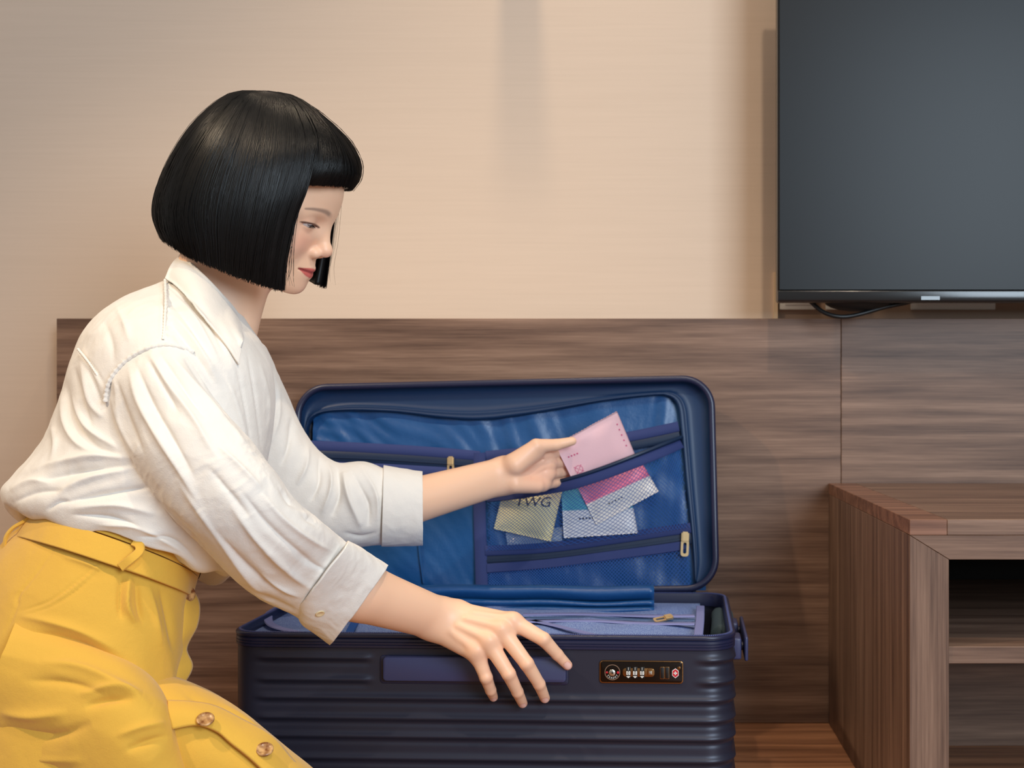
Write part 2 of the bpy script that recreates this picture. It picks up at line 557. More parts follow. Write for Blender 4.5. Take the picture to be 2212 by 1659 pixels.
def slab(name, px0, py0, px1, py1, out, mat, parent, r=0.004, inn=0.0, bev=0.0015, seg=5):
    """rounded plate on the front face between two photo corners"""
    a, b = front_pt(px0, py0, out), front_pt(px1, py1, out)
    cx, cz, w, h = (a.x + b.x) / 2, (a.z + b.z) / 2, abs(b.x - a.x), abs(a.z - b.z)
    y0 = -SD / 2 + 0.002 - inn; y1 = -SD / 2 + 0.002 - out
    rg = []
    for (ins, y) in ((0, y0), (0, y1 + bev), (bev * 0.3, y1 + bev * 0.3), (bev, y1)):
        rg.append([(p[0], y, p[1]) for p in rounded_rect(w - 2 * ins, h - 2 * ins, max(r - ins, 0.0003), seg, cx, cz)])
    return loft(name, rg, mat, parent, cap=(True, True), sharp=40), Vector((cx, y1, cz))


slab('handle_recess', 820, 1415, 1228, 1481, 0.0012, M_rim, case, 0.005)
slab('pull_handle', 826, 1419, 1223, 1476, 0.010, M_handle, case, 0.005, inn=0.0, bev=0.003)

# combination lock
M_lock = new_mat('dark_bronze_gloss', srgb(34, 24, 18), 0.16, 0.7, 0.6)
M_bronze = new_mat('bronze_edge', srgb(150, 110, 70), 0.25, 1.0)
M_silver = new_mat('lock_silver', srgb(200, 195, 185), 0.25, 1.0)
M_wht = new_mat('lock_white_print', srgb(225, 225, 220), 0.5)
M_red = new_mat('lock_red', srgb(190, 30, 45), 0.4)
M_blk = new_mat('lock_black', srgb(14, 13, 14), 0.3)
lockb, _ = slab('lock_rim', 1295, 1426.5, 1476, 1477.5, 0.0028, M_bronze, case, 0.004, bev=0.0008)
lock, lc = slab('combination_lock', 1297, 1428.5, 1474, 1475.5, 0.0038, M_lock, case, 0.0035, bev=0.001)
YL = lc.y


def disc(name, px, py, r, mat, parent, t=0.0008, y=YL, inner=0.0, seg=28, depth_at=0.004):
    c = front_pt(px, py, depth_at)
    circ = lambda rr, yy: [(c.x + rr * math.cos(2 * math.pi * k / seg), yy, c.z + rr * math.sin(2 * math.pi * k / seg)) for k in range(seg)]
    if inner:
        rg = [circ(inner, y), circ(inner, y - t), circ(r, y - t), circ(r, y)]
        return loft(name, rg, mat, parent, sharp=40)
    return loft(name, [circ(r, y), circ(r, y - t), circ(r * 0.85, y - t * 1.3)], mat, parent, cap=(False, True), sharp=40)


disc('key_ring', 1323, 1452, 0.0100, M_silver, lock, 0.0010, inner=0.0090)
disc('key_barrel', 1322.5, 1453, 0.0042, M_silver, lock, 0.0016)
disc('keyhole', 1323.2, 1452.6, 0.0012, M_blk, lock, 0.0004, y=YL - 0.0021)
disc('red_mark', 1311, 1452.5, 0.0013, M_red, lock, 0.0005)
disc('red_mark', 1335, 1452.8, 0.0016, M_red, lock, 0.0005)
for k, (px, ch) in enumerate(((1357.3, '0'), (1371.8, '0'), (1387, '0'))):
    d, dc_ = slab('number_dial', px - 5.2, 1440.5, px + 5.2, 1466, 0.0050, M_blk, lock, 0.001, inn=0.0035, bev=0.0008)
    w_ = front_pt(px, 1453.8, 0.0052)
    tile, _ = slab('digit_tile', px - 4.3, 1450, px + 4.3, 1458.3, 0.0054, M_wht, d, 0.0008, inn=0.0048, bev=0.0002)
    R = Matrix.Translation((w_.x, YL - 0.0017, w_.z)) @ Matrix.Rotation(math.pi / 2, 4, 'X')
    text_obj('digit', ch, 0.0058, M_blk, d, R, 0.0002)
    w_ = front_pt(px, 1445, 0.0052)
    R = Matrix.Translation((w_.x, YL - 0.0014, w_.z)) @ Matrix.Rotation(math.pi / 2, 4, 'X')
    text_obj('digit', '1', 0.0052, M_wht, d, R, 0.0002)
    t_ = front_pt(px, 1462.5, 0.0052)
    mesh_np('arrow_mark', [(t_.x - 0.0026, YL - 0.0016, t_.z + 0.0010), (t_.x + 0.0026, YL - 0.0016, t_.z + 0.0010), (t_.x, YL - 0.0016, t_.z - 0.0014),
                           (t_.x - 0.0026, YL - 0.0010, t_.z + 0.0010), (t_.x + 0.0026, YL - 0.0010, t_.z + 0.0010), (t_.x, YL - 0.0010, t_.z - 0.0014)],
            [(0, 1, 2), (5, 4, 3), (0, 3, 4, 1), (1, 4, 5, 2), (2, 5, 3, 0)], M_wht, d, shade=False)
slab('dial_plate', 1345, 1443, 1414, 1462.5, 0.0046, M_bronze, lock, 0.004, inn=0.0037, bev=0.0005)
b_, _ = slab('release_button', 1398, 1444.5, 1412.5, 1461, 0.0056, M_bronze, lock, 0.0018, inn=0.0040, bev=0.0008)
slab('button_face', 1401, 1450, 1408.5, 1457.5, 0.0064, M_silver, b_, 0.0008, inn=0.005, bev=0.0004)
for px in (1430.5, 1441):
    s_, _ = slab('zip_slot', px - 5.0, 1440.5, px + 5.0, 1467.3, 0.0046, M_bronze, lock, 0.001, inn=0.0037, bev=0.0003)
    slab('slot_well', px - 4.0, 1441.8, px + 4.0, 1466, 0.0049, M_blk, s_, 0.0008, inn=0.004, bev=0.0002)
dm = front_pt(1459, 1454, 0.004)
for nm, s, mt, e in (('diamond_border', 1.0, M_wht, 0.0006), ('diamond_badge', 0.84, M_red, 0.0009)):
    q = [(0, 0.0060), (0.0041, 0.0030), (0.0041, -0.0030), (0, -0.0064), (-0.0041, -0.0030), (-0.0041, 0.0030)]
    vs = [(dm.x + a * s, YL - e, dm.z + b * s) for a, b in q] + [(dm.x + a * s, YL + 0.0002, dm.z + b * s) for a, b in q]
    mesh_np(nm, vs, [(0, 1, 2, 3, 4, 5)] + [(i, i + 6, (i + 1) % 6 + 6, (i + 1) % 6) for i in range(6)], mt, lock, shade=False)
for (a, b) in ((0.0022, 0.0007), (0.0007, 0.0022)):
    box('badge_cross', (dm.x - a, YL - 0.0012, dm.z - b), (dm.x + a, YL - 0.00085, dm.z + b), M_wht, lock)
disc('rivet', 1466.5, 1443.3, 0.0020, M_bronze, lock, 0.0004)
kc = front_pt(1323, 1452, 0.004)
for k, ch in enumerate('TSA007'):
    a = math.radians(218 + k * 21)
    R = Matrix.Translation((kc.x + 0.0073 * math.cos(a), YL - 0.0002, kc.z + 0.0073 * math.sin(a))) @ Matrix.Rotation(math.pi / 2, 4, 'X') @ Matrix.Rotation(a + math.pi / 2, 4, 'Z')
    text_obj('lettering', ch, 0.0036, M_wht, lock, R, 0.0002)

# carry handle on the right end
hx = SW / 2
hd = box('carry_handle', (hx + 0.0155, -0.072, 0.1795), (hx + 0.0205, 0.085, 0.2125), M_handle, case, 0.0024, 3)
box('handle_mount', (hx - 0.003, -0.070, 0.181), (hx + 0.0115, -0.028, 0.2105), M_handle, case, 0.003, 3)
box('handle_mount', (hx - 0.003, 0.040, 0.181), (hx + 0.0115, 0.083, 0.2105), M_handle, case, 0.003, 3)
for y in (-0.05, 0.062):
    tube('handle_pin', [(hx + 0.010, y, 0.196), (hx + 0.017, y, 0.196)], 0.006, M_rim, case, 12)

# what fills the base ---------------------------------------------------------
box('base_lining', (-SW / 2 + 0.009, -SD / 2 + 0.009, 0.03), (SW / 2 - 0.009, SD / 2 - 0.009, 0.14), M_gusset, case, 0.02)


def base_pt(px, py, z):
    return cl(ray_plane(px, py, Vector((0, 0, z)), Vector((0, 0, 1))))


# padded divider panel: pale mesh cloth, its left end rounded
nx, ny = 90, 26
xl, xr = base_pt(566, 1340, 0.226).x, base_pt(1515, 1340, 0.226).x
y0, y1 = -SD / 2 + 0.011, SD / 2 - 0.020
vs, fs = [], []
for i in range(nx + 1):
    for j in range(ny + 1):
        u, v_ = i / nx, j / ny
        yy = y0 + (y1 - y0) * v_
        edge = 0.030 * (1 - math.sqrt(max(0, 1 - max(0, 1 - min(v_, 1 - v_) / 0.18) ** 2)))
        x0 = xl + edge
        x = x0 + (xr - x0) * u
        rim_d = min(u * 6, (1 - u) * 10, v_ * 3, (1 - v_) * 3, 1)
        z = 0.2195 + 0.006 * (1 - (1 - rim_d) ** 2) + 0.0022 * math.sin(x * 21 + yy * 33) * rim_d + 0.0012 * math.sin(x * 47 - yy * 61) * rim_d
        vs.append((x, yy, z))
for i in range(nx):
    for j in range(ny):
        a = i * (ny + 1) + j
        fs.append((a, a + ny + 1, a + ny + 2, a + 1))
div = mesh_np('divider_panel', vs, fs, M_div, case)
sol = div.modifiers.new('solidify', 'SOLIDIFY'); sol.thickness = 0.012; sol.offset = -1


def flat_strip(name, pts, width, mat, parent, nrm, thick=0.0012, n=40):
    """strap along points (parent space), lying across nrm"""
    C = catmull([tuple(p) for p in pts], n)
    nv = np.array(nrm, float)
    T = np.gradient(C, axis=0); T /= np.linalg.norm(T, axis=1, keepdims=True)
    B = np.cross(T, nv); B /= np.linalg.norm(B, axis=1, keepdims=True)
    w_ = np.array(width) if hasattr(width, '__len__') else np.full(n, width)
    if len(w_) != n: w_ = np.interp(np.linspace(0, 1, n), np.linspace(0, 1, len(w_)), w_)
    rg = []
    for c, b, w1 in zip(C, B, w_):
        e = nv * thick
        rg.append([c - b * w1 / 2, c - b * w1 * 0.42 + e, c + b * w1 * 0.42 + e, c + b * w1 / 2, c + b * w1 * 0.45 - e * 0.4, c - b * w1 * 0.45 - e * 0.4])
    return loft(name, rg, mat, parent, cap=(True, True), sharp=50)


M_ptape = new_mat('lilac_grey_tape', srgb(120, 126, 176), 0.7, 0.0, 0.3)
M_lzip = new_mat('teal_zip', srgb(58, 86, 126), 0.5)
zf = 0.2275
Z_UP = (0, 0, 1)
flat_strip('zip_tape', [base_pt(1130, 1328, zf), base_pt(1250, 1327, zf), base_pt(1400, 1331, zf), base_pt(1500, 1331, zf)], 0.018, M_ptape, div, Z_UP)
flat_strip('zip_coil', [base_pt(1130, 1336, zf), base_pt(1260, 1335, zf), base_pt(1400, 1340, zf), base_pt(1500, 1340, zf)], 0.012, M_lzip, div, Z_UP)
flat_strip('zip_tape', [base_pt(1140, 1343, zf), base_pt(1270, 1341, zf), base_pt(1390, 1347, zf), base_pt(1500, 1348, zf)], 0.016, M_ptape, div, Z_UP)
flat_strip('side_tape', [base_pt(1513, 1310, zf), base_pt(1512, 1340, zf), base_pt(1508, 1378, zf)], 0.012, M_ptape, div, Z_UP)
flat_strip('strap', [base_pt(1125, 1336, zf), base_pt(1200, 1352, zf), base_pt(1290, 1374, zf)], 0.010, M_ptape, div, Z_UP)
flat_strip('corner_piping', [base_pt(602, 1312, zf), base_pt(580, 1328, zf), base_pt(590, 1352, zf), base_pt(660, 1371, zf)], 0.012, M_ptape, div, Z_UP)
flat_strip('dark_strap', [base_pt(775, 1330, zf + 0.001), base_pt(762, 1352, zf + 0.001), base_pt(752, 1372, zf + 0.001)], 0.011, M_net, div, Z_UP)
pz = base_pt(1432, 1342, zf)


def puller(name, root, c, ax, up, nrm, L, w, mat):
    """zip puller: slider body and looped tag. ax: along the tag"""
    ax, nrm = Vector(ax).normalized(), Vector(nrm).normalized()
    side = ax.cross(nrm)
    Mx = Matrix((side, ax, nrm)).transposed().to_4x4(); Mx.translation = Vector(c)
    bm = bmesh.new()
    ro = rounded_rect(w, L, w * 0.35, 5); ri = rounded_rect(w * 0.42, L * 0.66, w * 0.2, 5)
    n_ = len(ro)
    lay = [[bm.verts.new((x, y + s, z)) for x, y in q] for q, z, s in ((ro, 0, L * 0.5), (ro, 0.0018, L * 0.5), (ri, 0.0018, L * 0.5), (ri, 0, L * 0.5))]
    for a, b in ((0, 1), (1, 2), (2, 3), (3, 0)):
        for k in range(n_):
            bm.faces.new((lay[a][k], lay[a][(k + 1) % n_], lay[b][(k + 1) % n_], lay[b][k]))
    bmesh.ops.transform(bm, matrix=Mx, verts=bm.verts)
    tagp = bm_obj('puller_tag', bm, mat, None)
    bm = bmesh.new(); bmesh.ops.create_cube(bm, size=1)
    for q in bm.verts: q.co = Vector((q.co.x * w * 0.95, q.co.y * w * 1.3 - w * 0.35, q.co.z * 0.006 + 0.002))
    bmesh.ops.bevel(bm, geom=bm.edges[:], offset=w * 0.16, segments=2, affect='EDGES')
    bmesh.ops.transform(bm, matrix=Mx, verts=bm.verts)
    b_ = bm_obj(name, bm, mat, root)
    tagp.parent = b_
    return b_


puller('zip_puller', div, pz + Vector((0.005, -0.004, 0.0045)), (-1, -0.5, -0.12), None, (-0.2, -0.55, 0.85), 0.019, 0.0100, M_gold)

# things tucked in the corner gaps of the base
M_corn = new_mat('grey_teal_cloth', srgb(70, 90, 100), 0.8)
gp = base_pt(1556, 1352, 0.19)
tube('rolled_cloth', catmull([gp + Vector((0, 0.10, 0.0)), gp + Vector((0.004, 0.02, 0.008)), gp + Vector((0, -0.07, -0.004))], 16), 0.017, M_corn, case, 14)
rb = base_pt(553, 1352, 0.205)
tube('orange_cord', catmull([rb + Vector((0, 0.02, 0.006)), rb + Vector((0.008, 0, 0.008)), rb + Vector((0.002, -0.03, 0.0))], 14), 0.003, new_mat('orange_cord', srgb(200, 90, 40), 0.6), case, 8)
tube('dark_bundle', catmull([rb + Vector((0.016, 0.05, -0.012)), rb + Vector((0.008, 0.015, -0.006)), rb + Vector((0.012, -0.02, -0.012))], 14), 0.011, new_mat('brown_cloth', srgb(70, 52, 52), 0.8), case, 12)

# ---------------------------------------------------------------- the lid
TILT = math.radians(7.5)
hinge = Vector((-0.020, SD / 2 - 0.004, 0.2285))
LX = Matrix.Translation(hinge) @ Matrix.Rotation(math.radians(-1.3), 4, 'Y') @ Matrix.Rotation(-TILT, 4, 'X')   # lid space: x right, z up the lid, y away from the camera
LW, LH = 0.668, 0.336
WX = CM @ LX          # lid space -> world
L_N = WX.to_3x3() @ Vector((0, -1, 0))
LI = LX               # lid space -> suitcase space


def lid_px(px, py, y):
    """lid-space point under a photo pixel on the lid plane set back by y"""
    return WX.inverted() @ ray_plane(px, py, WX @ Vector((0, y, 0)), L_N)


def lidobj(o):
    """mesh built in lid space -> suitcase space"""
    o.data.transform(LX)
    return o


P4, N4, S4, LP4 = perimeter(LW, LH, 0.050, 240)
rings = []
for ins, y in ((0.004, 0.001), (0.0, 0.004), (-0.0005, 0.012), (0.001, 0.030), (0.006, 0.041), (0.016, 0.047), (0.04, 0.049), (0.12, 0.049)):
    q = P4 - N4 * ins
    rings.append([(a, y, b + LH / 2) for a, b in q])
rings.insert(0, [(a, 0.030, b + LH / 2) for a, b in (P4 - N4 * 0.006)])
rings.insert(1, [(a, 0.004, b + LH / 2) for a, b in (P4 - N4 * 0.0055)])
lid = lidobj(loft('lid_shell', rings, M_shell, case, cap=(False, True), sharp=50))
# rim bead
rings = []
for k in range(10):
    a = 2 * math.pi * k / 10
    q = P4 - N4 * (0.004 + 0.0052 * math.cos(a))
    rings.append([(x, 0.001 + 0.0045 * math.sin(a), z + LH / 2) for x, z in q])
rings.append(rings[0])
lidobj(loft('lid_rim', rings, M_rim, lid))

# zip line around the lining, sagging along the top
LDEP = 0.024
zl = [(1068, 906), (1160, 893), (1300, 868), (1400, 856), (1440, 856), (1462, 875), (1470, 930), (1480, 1030), (1492, 1140), (1500, 1240), (1503, 1275), (1480, 1295), (1300, 1300), (1068, 1300),
      (850, 1300), (720, 1298), (700, 1285), (686, 1200), (676, 1080), (668, 980), (664, 940), (672, 908), (700, 892), (760, 888), (860, 892), (950, 903), (1020, 908)]
zp = [lid_px(a, b, LDEP) for a, b in zl]
loop = catmull([tuple(p) for p in zp + zp[:1]], 400)
d_ = np.r_[0, np.cumsum(np.linalg.norm(np.diff(loop, axis=0), axis=1))]
NR = 240


def ring_resample(Q, n, start):
    d = np.r_[0, np.cumsum(np.linalg.norm(np.diff(Q, axis=0), axis=1))]
    s = (np.linspace(0, d[-1], n, endpoint=False))
    return np.stack([np.interp(s, d, Q[:, k]) for k in range(3)], 1)


# rim ring re-ordered: start at the top middle, going +x then down (same way as zl)
rimP = np.array([(x, 0.006, z + LH / 2) for x, z in (P4 - N4 * 0.008)])
cen = np.array([0, 0, LH / 2])
ang = lambda A, c: np.arctan2((A[:, 0] - c[0]), (A[:, 2] - c[2]))


def by_angle(Q, n):
    c = np.array([0, 0, LH / 2])
    # scale to a square-ish frame so corners line up
    a = np.arctan2((Q[:, 0] - c[0]) / LW, (Q[:, 2] - c[2]) / LH)
    o = np.argsort(a); a = a[o]; Q = Q[o]
    a = np.r_[a - 2 * np.pi, a, a + 2 * np.pi]; Q = np.vstack([Q, Q, Q])
    t = np.linspace(-np.pi, np.pi, n, endpoint=False)
    return np.stack([np.interp(t, a, Q[:, k]) for k in range(3)], 1)


R0 = by_angle(rimP, NR); R1 = by_angle(loop[:-1], NR)
rings = []
for t, dy in ((0, 0), (0.08, 0.008), (0.30, 0.013), (0.55, 0.0125), (0.72, 0.0125), (0.76, 0.0095), (0.82, 0.0085), (0.86, 0.0115), (0.90, 0.0085), (0.965, 0.0095), (1.0, 0.014), (1.0, 0.026)):
    Q = R0 * (1 - t) + R1 * t
    Q = Q.copy(); Q[:, 1] = 0.006 + dy
    rings.append([tuple(p) for p in Q])
lidobj(loft('lid_gusset', rings, M_gusset, lid, sharp=None))
# lining panel with creases fanning out
nx, ny = 190, 100
x0, x1 = -LW / 2 + 0.02, LW / 2 - 0.02
z0, z1 = 0.0, LH - 0.015
vs, fs = [], []
for i in range(nx + 1):
    for j in range(ny + 1):
        x = x0 + (x1 - x0) * i / nx; z = z0 + (z1 - z0) * j / ny
        u = (x + 0.30) / 0.6
        ph = 1.0 * math.sin(5 * x + 2)
        slant = 0.9 - 1.1 * u
        c1 = math.sin(150 * (x + slant * z * 0.9) + 3.1 * math.sin(24 * x) + ph)
        c2 = math.sin(320 * (x + slant * 1.2 * z) + 2.0 * math.sin(41 * x + 3))
        c3 = math.sin(58 * x + 46 * z + 1.4 * math.sin(37 * z))
        up = min(1, max(0, (z - 0.195) / 0.03))
        y = 0.0295 - (0.0016 * max(-0.4, c1) + 0.0005 * c2) * (0.35 + 0.65 * up) - 0.0014 * c3 - 0.0025 * math.sin(math.pi * u)
        vs.append((x, y, z))
for i in range(nx):
    for j in range(ny):
        a = i * (ny + 1) + j
        fs.append((a, a + ny + 1, a + ny + 2, a + 1))
lining = lidobj(mesh_np('lid_lining', vs, fs, M_satin, lid))

LNRM = (LX.to_3x3() @ Vector((0, -1, 0)))


def lp(px, py, y):
    return LX @ lid_px(px, py, y)


PXM = 1.92 / F       # metres per photo pixel at the lid


def lid_strip(name, pts, wpx, y, mat, thick=0.0014, n=40, parent=None):
    return flat_strip(name, [lp(a, b, y) for a, b in pts], (np.array(wpx) * PXM) if hasattr(wpx, '__len__') else wpx * PXM, mat, parent or lid, LNRM, thick, n)


# left pocket zip
lid_strip('pocket_tape', [(668, 962), (800, 968), (930, 976), (1036, 985)], 22, 0.0205, M_tape)
lid_strip('pocket_zip', [(668, 983), (800, 988), (930, 996), (1026, 1003)], 24, 0.0210, M_zip, 0.0008)
lid_strip('zip_coil', [(668, 985), (800, 990), (930, 998), (1026, 1005)], 6, 0.0198, M_zip, 0.0014)
lid_strip('pocket_tape', [(668, 1006), (800, 1011), (930, 1018), (1026, 1024)], 22, 0.0205, M_tape)
lid_strip('binding_tape', [(1036, 978), (1036, 1100), (1039, 1200), (1041, 1275)], 27, 0.0195, M_tape)
lid_strip('seam_piping', [(904, 1150), (908, 1200), (916, 1260)], 5, 0.0225, M_satin, 0.002)
puller('zip_puller', lid, lp(974, 1001, 0.0185), (LX.to_3x3() @ Vector((0, -0.03, -1))), None, LNRM, 0.022, 0.011, M_gold)
# right pocket: fixed tape above, open mouth pulled forward below
lid_strip('pocket_tape', [(1050, 985), (1150, 975), (1260, 960), (1360, 943), (1420, 931), (1466, 921)], 22, 0.0205, M_tape)
lid_strip('pocket_zip', [(1060, 1003), (1180, 992), (1300, 972), (1400, 955), (1468, 940)], 20, 0.0215, M_zip, 0.0008)
mouth_px = [(1052, 1078), (1110, 1070), (1180, 1057), (1240, 1043), (1300, 1024), (1370, 998), (1430, 974), (1472, 956)]
mouth_y = [0.016, -0.004, -0.026, -0.042, -0.044, -0.036, -0.014, 0.014]
mouth = [lp(a, b, y) for (a, b), y in zip(mouth_px, mouth_y)]
mn = (Vector(LNRM) + Vector((0, 0, 0.5))).normalized()
flat_strip('mouth_tape', mouth, np.array([14, 18, 22, 26, 26, 26, 26, 24]) * PXM, M_tape, lid, LNRM, 0.0014, 60)
edge = [lp(a + 1, b - 12 * k, y - 0.001) for (a, b), y, k in zip(mouth_px, mouth_y, (0.6, 0.7, 0.9, 1, 1.05, 1.1, 1.1, 1.0))]
tube('mouth_zip_coil', catmull([tuple(p) for p in edge], 60), 0.0032, M_zip, lid, 8)
# second zip and bottom tapes
lid_strip('pocket_tape', [(1048, 1190), (1180, 1183), (1320, 1165), (1420, 1150), (1492, 1140)], 22, 0.0185, M_tape)
lid_strip('pocket_zip', [(1052, 1211), (1180, 1203), (1320, 1186), (1420, 1172), (1494, 1161)], 26, 0.0200, M_zip, 0.0008)
lid_strip('zip_coil', [(1052, 1212), (1180, 1204), (1320, 1187), (1420, 1173), (1490, 1162)], 6, 0.0190, M_zip, 0.0014)
lid_strip('pocket_tape', [(1052, 1228), (1180, 1218), (1320, 1200), (1420, 1187), (1480, 1178)], 20, 0.0185, M_tape)
puller('zip_puller', lid, lp(1480, 1166, 0.014), (LX.to_3x3() @ Vector((-0.06, -0.05, -1))), None, LNRM, 0.026, 0.0125, M_gold)


def netting(name, top, bot, nu, nv, thick, mat, parent, bulge=0.0, diag=1.0):
    """diamond net between two curves (suitcase space)"""
    T = catmull([tuple(p) for p in top], 80); B = catmull([tuple(p) for p in bot], 80)
    nrm = np.array(LNRM)

    def S(u, v):
        i = np.clip(u, 0, 1) * 79
        a = np.stack([np.interp(i, np.arange(80), T[:, k]) for k in range(3)], -1)
        b = np.stack([np.interp(i, np.arange(80), B[:, k]) for k in range(3)], -1)
        p = a * (1 - v)[..., None] + b * v[..., None]
        return p + nrm * (bulge * np.sin(np.pi * v) * np.sin(np.pi * np.clip(u, 0, 1)))[..., None]
    V, Fc = [], []
    step = 1.0 / nu
    span = nv / nu * diag
    for sgn in (1, -1):
        for k in range(-int(nv * diag) - 1, nu + int(nv * diag) + 2):
            v = np.linspace(0, 1, 14)
            u = k * step + sgn * v * span
            ok = (u >= 0) & (u <= 1)
            if ok.sum() < 2: continue
            v, u = v[ok], u[ok]
            p = S(u, v)
            t = np.gradient(p, axis=0); t /= np.linalg.norm(t, axis=1, keepdims=True) + 1e-9
            b = np.cross(t, nrm); b /= np.linalg.norm(b, axis=1, keepdims=True) + 1e-9
            base = len(V)
            for q, bb in zip(p, b):
                V += [q - bb * thick, q + nrm * thick * 0.8, q + bb * thick]
            for i in range(len(p) - 1):
                a = base + 3 * i
                Fc += [(a, a + 1, a + 4, a + 3), (a + 1, a + 2, a + 5, a + 4)]
    o = mesh_np(name, V, Fc, mat, parent)
    o['kind'] = 'stuff'
    return o


netting('mesh_pocket', [lp(a, b + 8, y + 0.0005) for (a, b), y in zip(mouth_px, mouth_y)], [lp(1050, 1190, 0.016), lp(1120, 1187, 0.012), lp(1180, 1183, 0.010), lp(1320, 1165, 0.010), lp(1420, 1150, 0.012), lp(1490, 1140, 0.016)],
        50, 17, 0.00036, M_net, lid, 0.004)
netting('lower_mesh_pocket', [lp(1052, 1232, 0.019), lp(1180, 1222, 0.018), lp(1320, 1205, 0.018), lp(1490, 1182, 0.019)], [lp(1052, 1300, 0.016), lp(1180, 1300, 0.016), lp(1320, 1300, 0.016), lp(1500, 1300, 0.016)],
        62, 12, 0.00045, M_net, lid)
# rolled flap of satin lying along the hinge
M_flap = M_satin
rows = []
nfx = 70
for i in range(nfx + 1):
    u = i / nfx
    px = 640 + (1413 - 640) * u
    wob = 2.5 * math.sin(9 * u) + 1.5 * math.sin(23 * u + 1)
    e = 0.35 if i in (0, nfx) else 1.0
    prof = [(1327, 1.775), (1318 + wob, 1.765), (1311 + wob * .5, 1.772), (1314, 1.783), (1304 + wob, 1.775), (1296 + wob, 1.782), (1301, 1.795), (1292 + wob, 1.785), (1279 + wob, 1.778), (1268 + wob * .6, 1.785), (1264 + wob * .5, 1.803), (1272, 1.818), (1295, 1.83), (1318, 1.82)]
    rows.append([cl(at(px, q[0], q[1] + 0.012 * math.sin(3 * u))) for q in prof])
sm_prof = []
for r in rows:
    rr = catmull([tuple(p) for p in r + r[:1]], 57)[:-1]
    sm_prof.append([tuple(p) for p in rr])
loft('rolled_flap', sm_prof, M_flap, lid, cap=(True, True))

# ================================================================== tea and soap sachets
def uv_mat(name, build):
    m = new_mat(name, rough=0.38, spec=0.4)
    nt = NT(m)
    uv = nt.n('ShaderNodeUVMap', uv_map='UVMap')
    sx = nt.n('ShaderNodeSeparateXYZ'); nt.l(uv.outputs['UV'], sx.inputs[0])
    nn = nt.n('ShaderNodeTexNoise', Scale=260.0, Detail=3.0); nt.l(nt.coords(), nn.inputs['Vector'])
    nt.bump(nn.outputs['Fac'], 0.15, 0.0008)
    nt.l(nt.ramp(sx.outputs['Y'], build), nt.b.inputs['Base Color'])
    return m


def sachet(name, label, corners, mat, puff=0.003, group=None, wav=0.0012, zig=True):
    """corners: world points top-left, top-right, bottom-right, bottom-left. returns object and a (u, v) -> world map"""
    A, B, C, D = [np.array(c, float) for c in corners]
    nrm = np.cross(B - A, D - A); nrm /= np.linalg.norm(nrm)
    if nrm[1] > 0: nrm = -nrm
    org = (A + B + C + D) / 4
    nu, nv = 44, 36

    def S(u, v, side=0.0):
        p = (A * (1 - u) + B * u) * v + (D * (1 - u) + C * u) * (1 - v)
        e = max(0.0, min(u, 1 - u, v, 1 - v) - 0.075)
        h = puff * (1 - math.exp(-e * 9))
        cre = wav * (math.sin(9 * u + 5 * v) * 0.5 + 0.5 * math.sin(17 * u - 7 * v + 1)) * math.exp(-((min(u, 1 - u, v, 1 - v) - 0.1) / 0.15) ** 2)
        return p + nrm * (side * (h + 0.0003) + cre) - org
    vs, uvs, fs = [], [], []
    for side in (1, -1):
        for i in range(nu + 1):
            for j in range(nv + 1):
                u, v = i / nu, j / nv
                uu, vv = u, v
                if zig and j in (0, nv): vv = v + (0.012 if i % 2 else -0.0) * (1 if j else -1)
                vs.append(S(uu, vv, side)); uvs.append((u, v))
    L = (nu + 1) * (nv + 1)
    for s in (0, 1):
        for i in range(nu):
            for j in range(nv):
                a = s * L + i * (nv + 1) + j
                f = (a, a + 1, a + nv + 2, a + nv + 1)
                fs.append(f if s else f[::-1])
    bd = [i * (nv + 1) for i in range(nu + 1)] + [nu * (nv + 1) + j for j in range(1, nv + 1)] + [i * (nv + 1) + nv for i in range(nu - 1, -1, -1)] + [j for j in range(nv - 1, 0, -1)]
    for k in range(len(bd)):
        a, b = bd[k], bd[(k + 1) % len(bd)]
        fs.append((a, b, b + L, a + L))
    me = bpy.data.meshes.new(name)
    me.from_pydata([tuple(v) for v in vs], [], fs); me.update()
    uvl = me.uv_layers.new(name='UVMap')
    for lp_ in me.loops: uvl.data[lp_.index].uv = uvs[lp_.vertex_index]
    smooth(me)
    o = link(name, me, mat)
    o.location = org
    tag(o, label, 'sachet', group)
    return o, S


def print_on(o, S, name, body, size, u0, v0, wu, wv, mat, rot=0.0):
    """flat lettering laid on a sachet face; size in uv units"""
    t = text_obj(name, body, 1.0, mat, o, Matrix.Identity(4), 0.0)
    c, s = math.cos(rot), math.sin(rot)
    for v in t.data.vertices:
        x, y = v.co.x * size, v.co.y * size
        x, y = c * x - s * y, s * x + c * y
        p = S(min(0.97, max(0.03, u0 + x * wu)), min(0.97, max(0.03, v0 + y * wv)), 1.0)
        nrm = np.array([0, -1.0, 0])
        v.co = Vector(p + nrm * 0.0006)
    return t


def marks(o, S, name, pts, r, mat):
    """row of small printed dots or dashes, joined as one print"""
    V, Fc = [], []
    for (u, v) in pts:
        b = len(V)
        for (a, c) in ((-1, -1), (1, -1), (1, 1), (-1, 1)):
            V.append(S(u + a * r, v + c * r * 1.4, 1.0) + np.array([0, -0.0006, 0]))
        Fc.append((b, b + 1, b + 2, b + 3))
    m_ = mesh_np(name, V, Fc, mat, o, shade=False)
    m_['kind'] = 'stuff'
    return m_


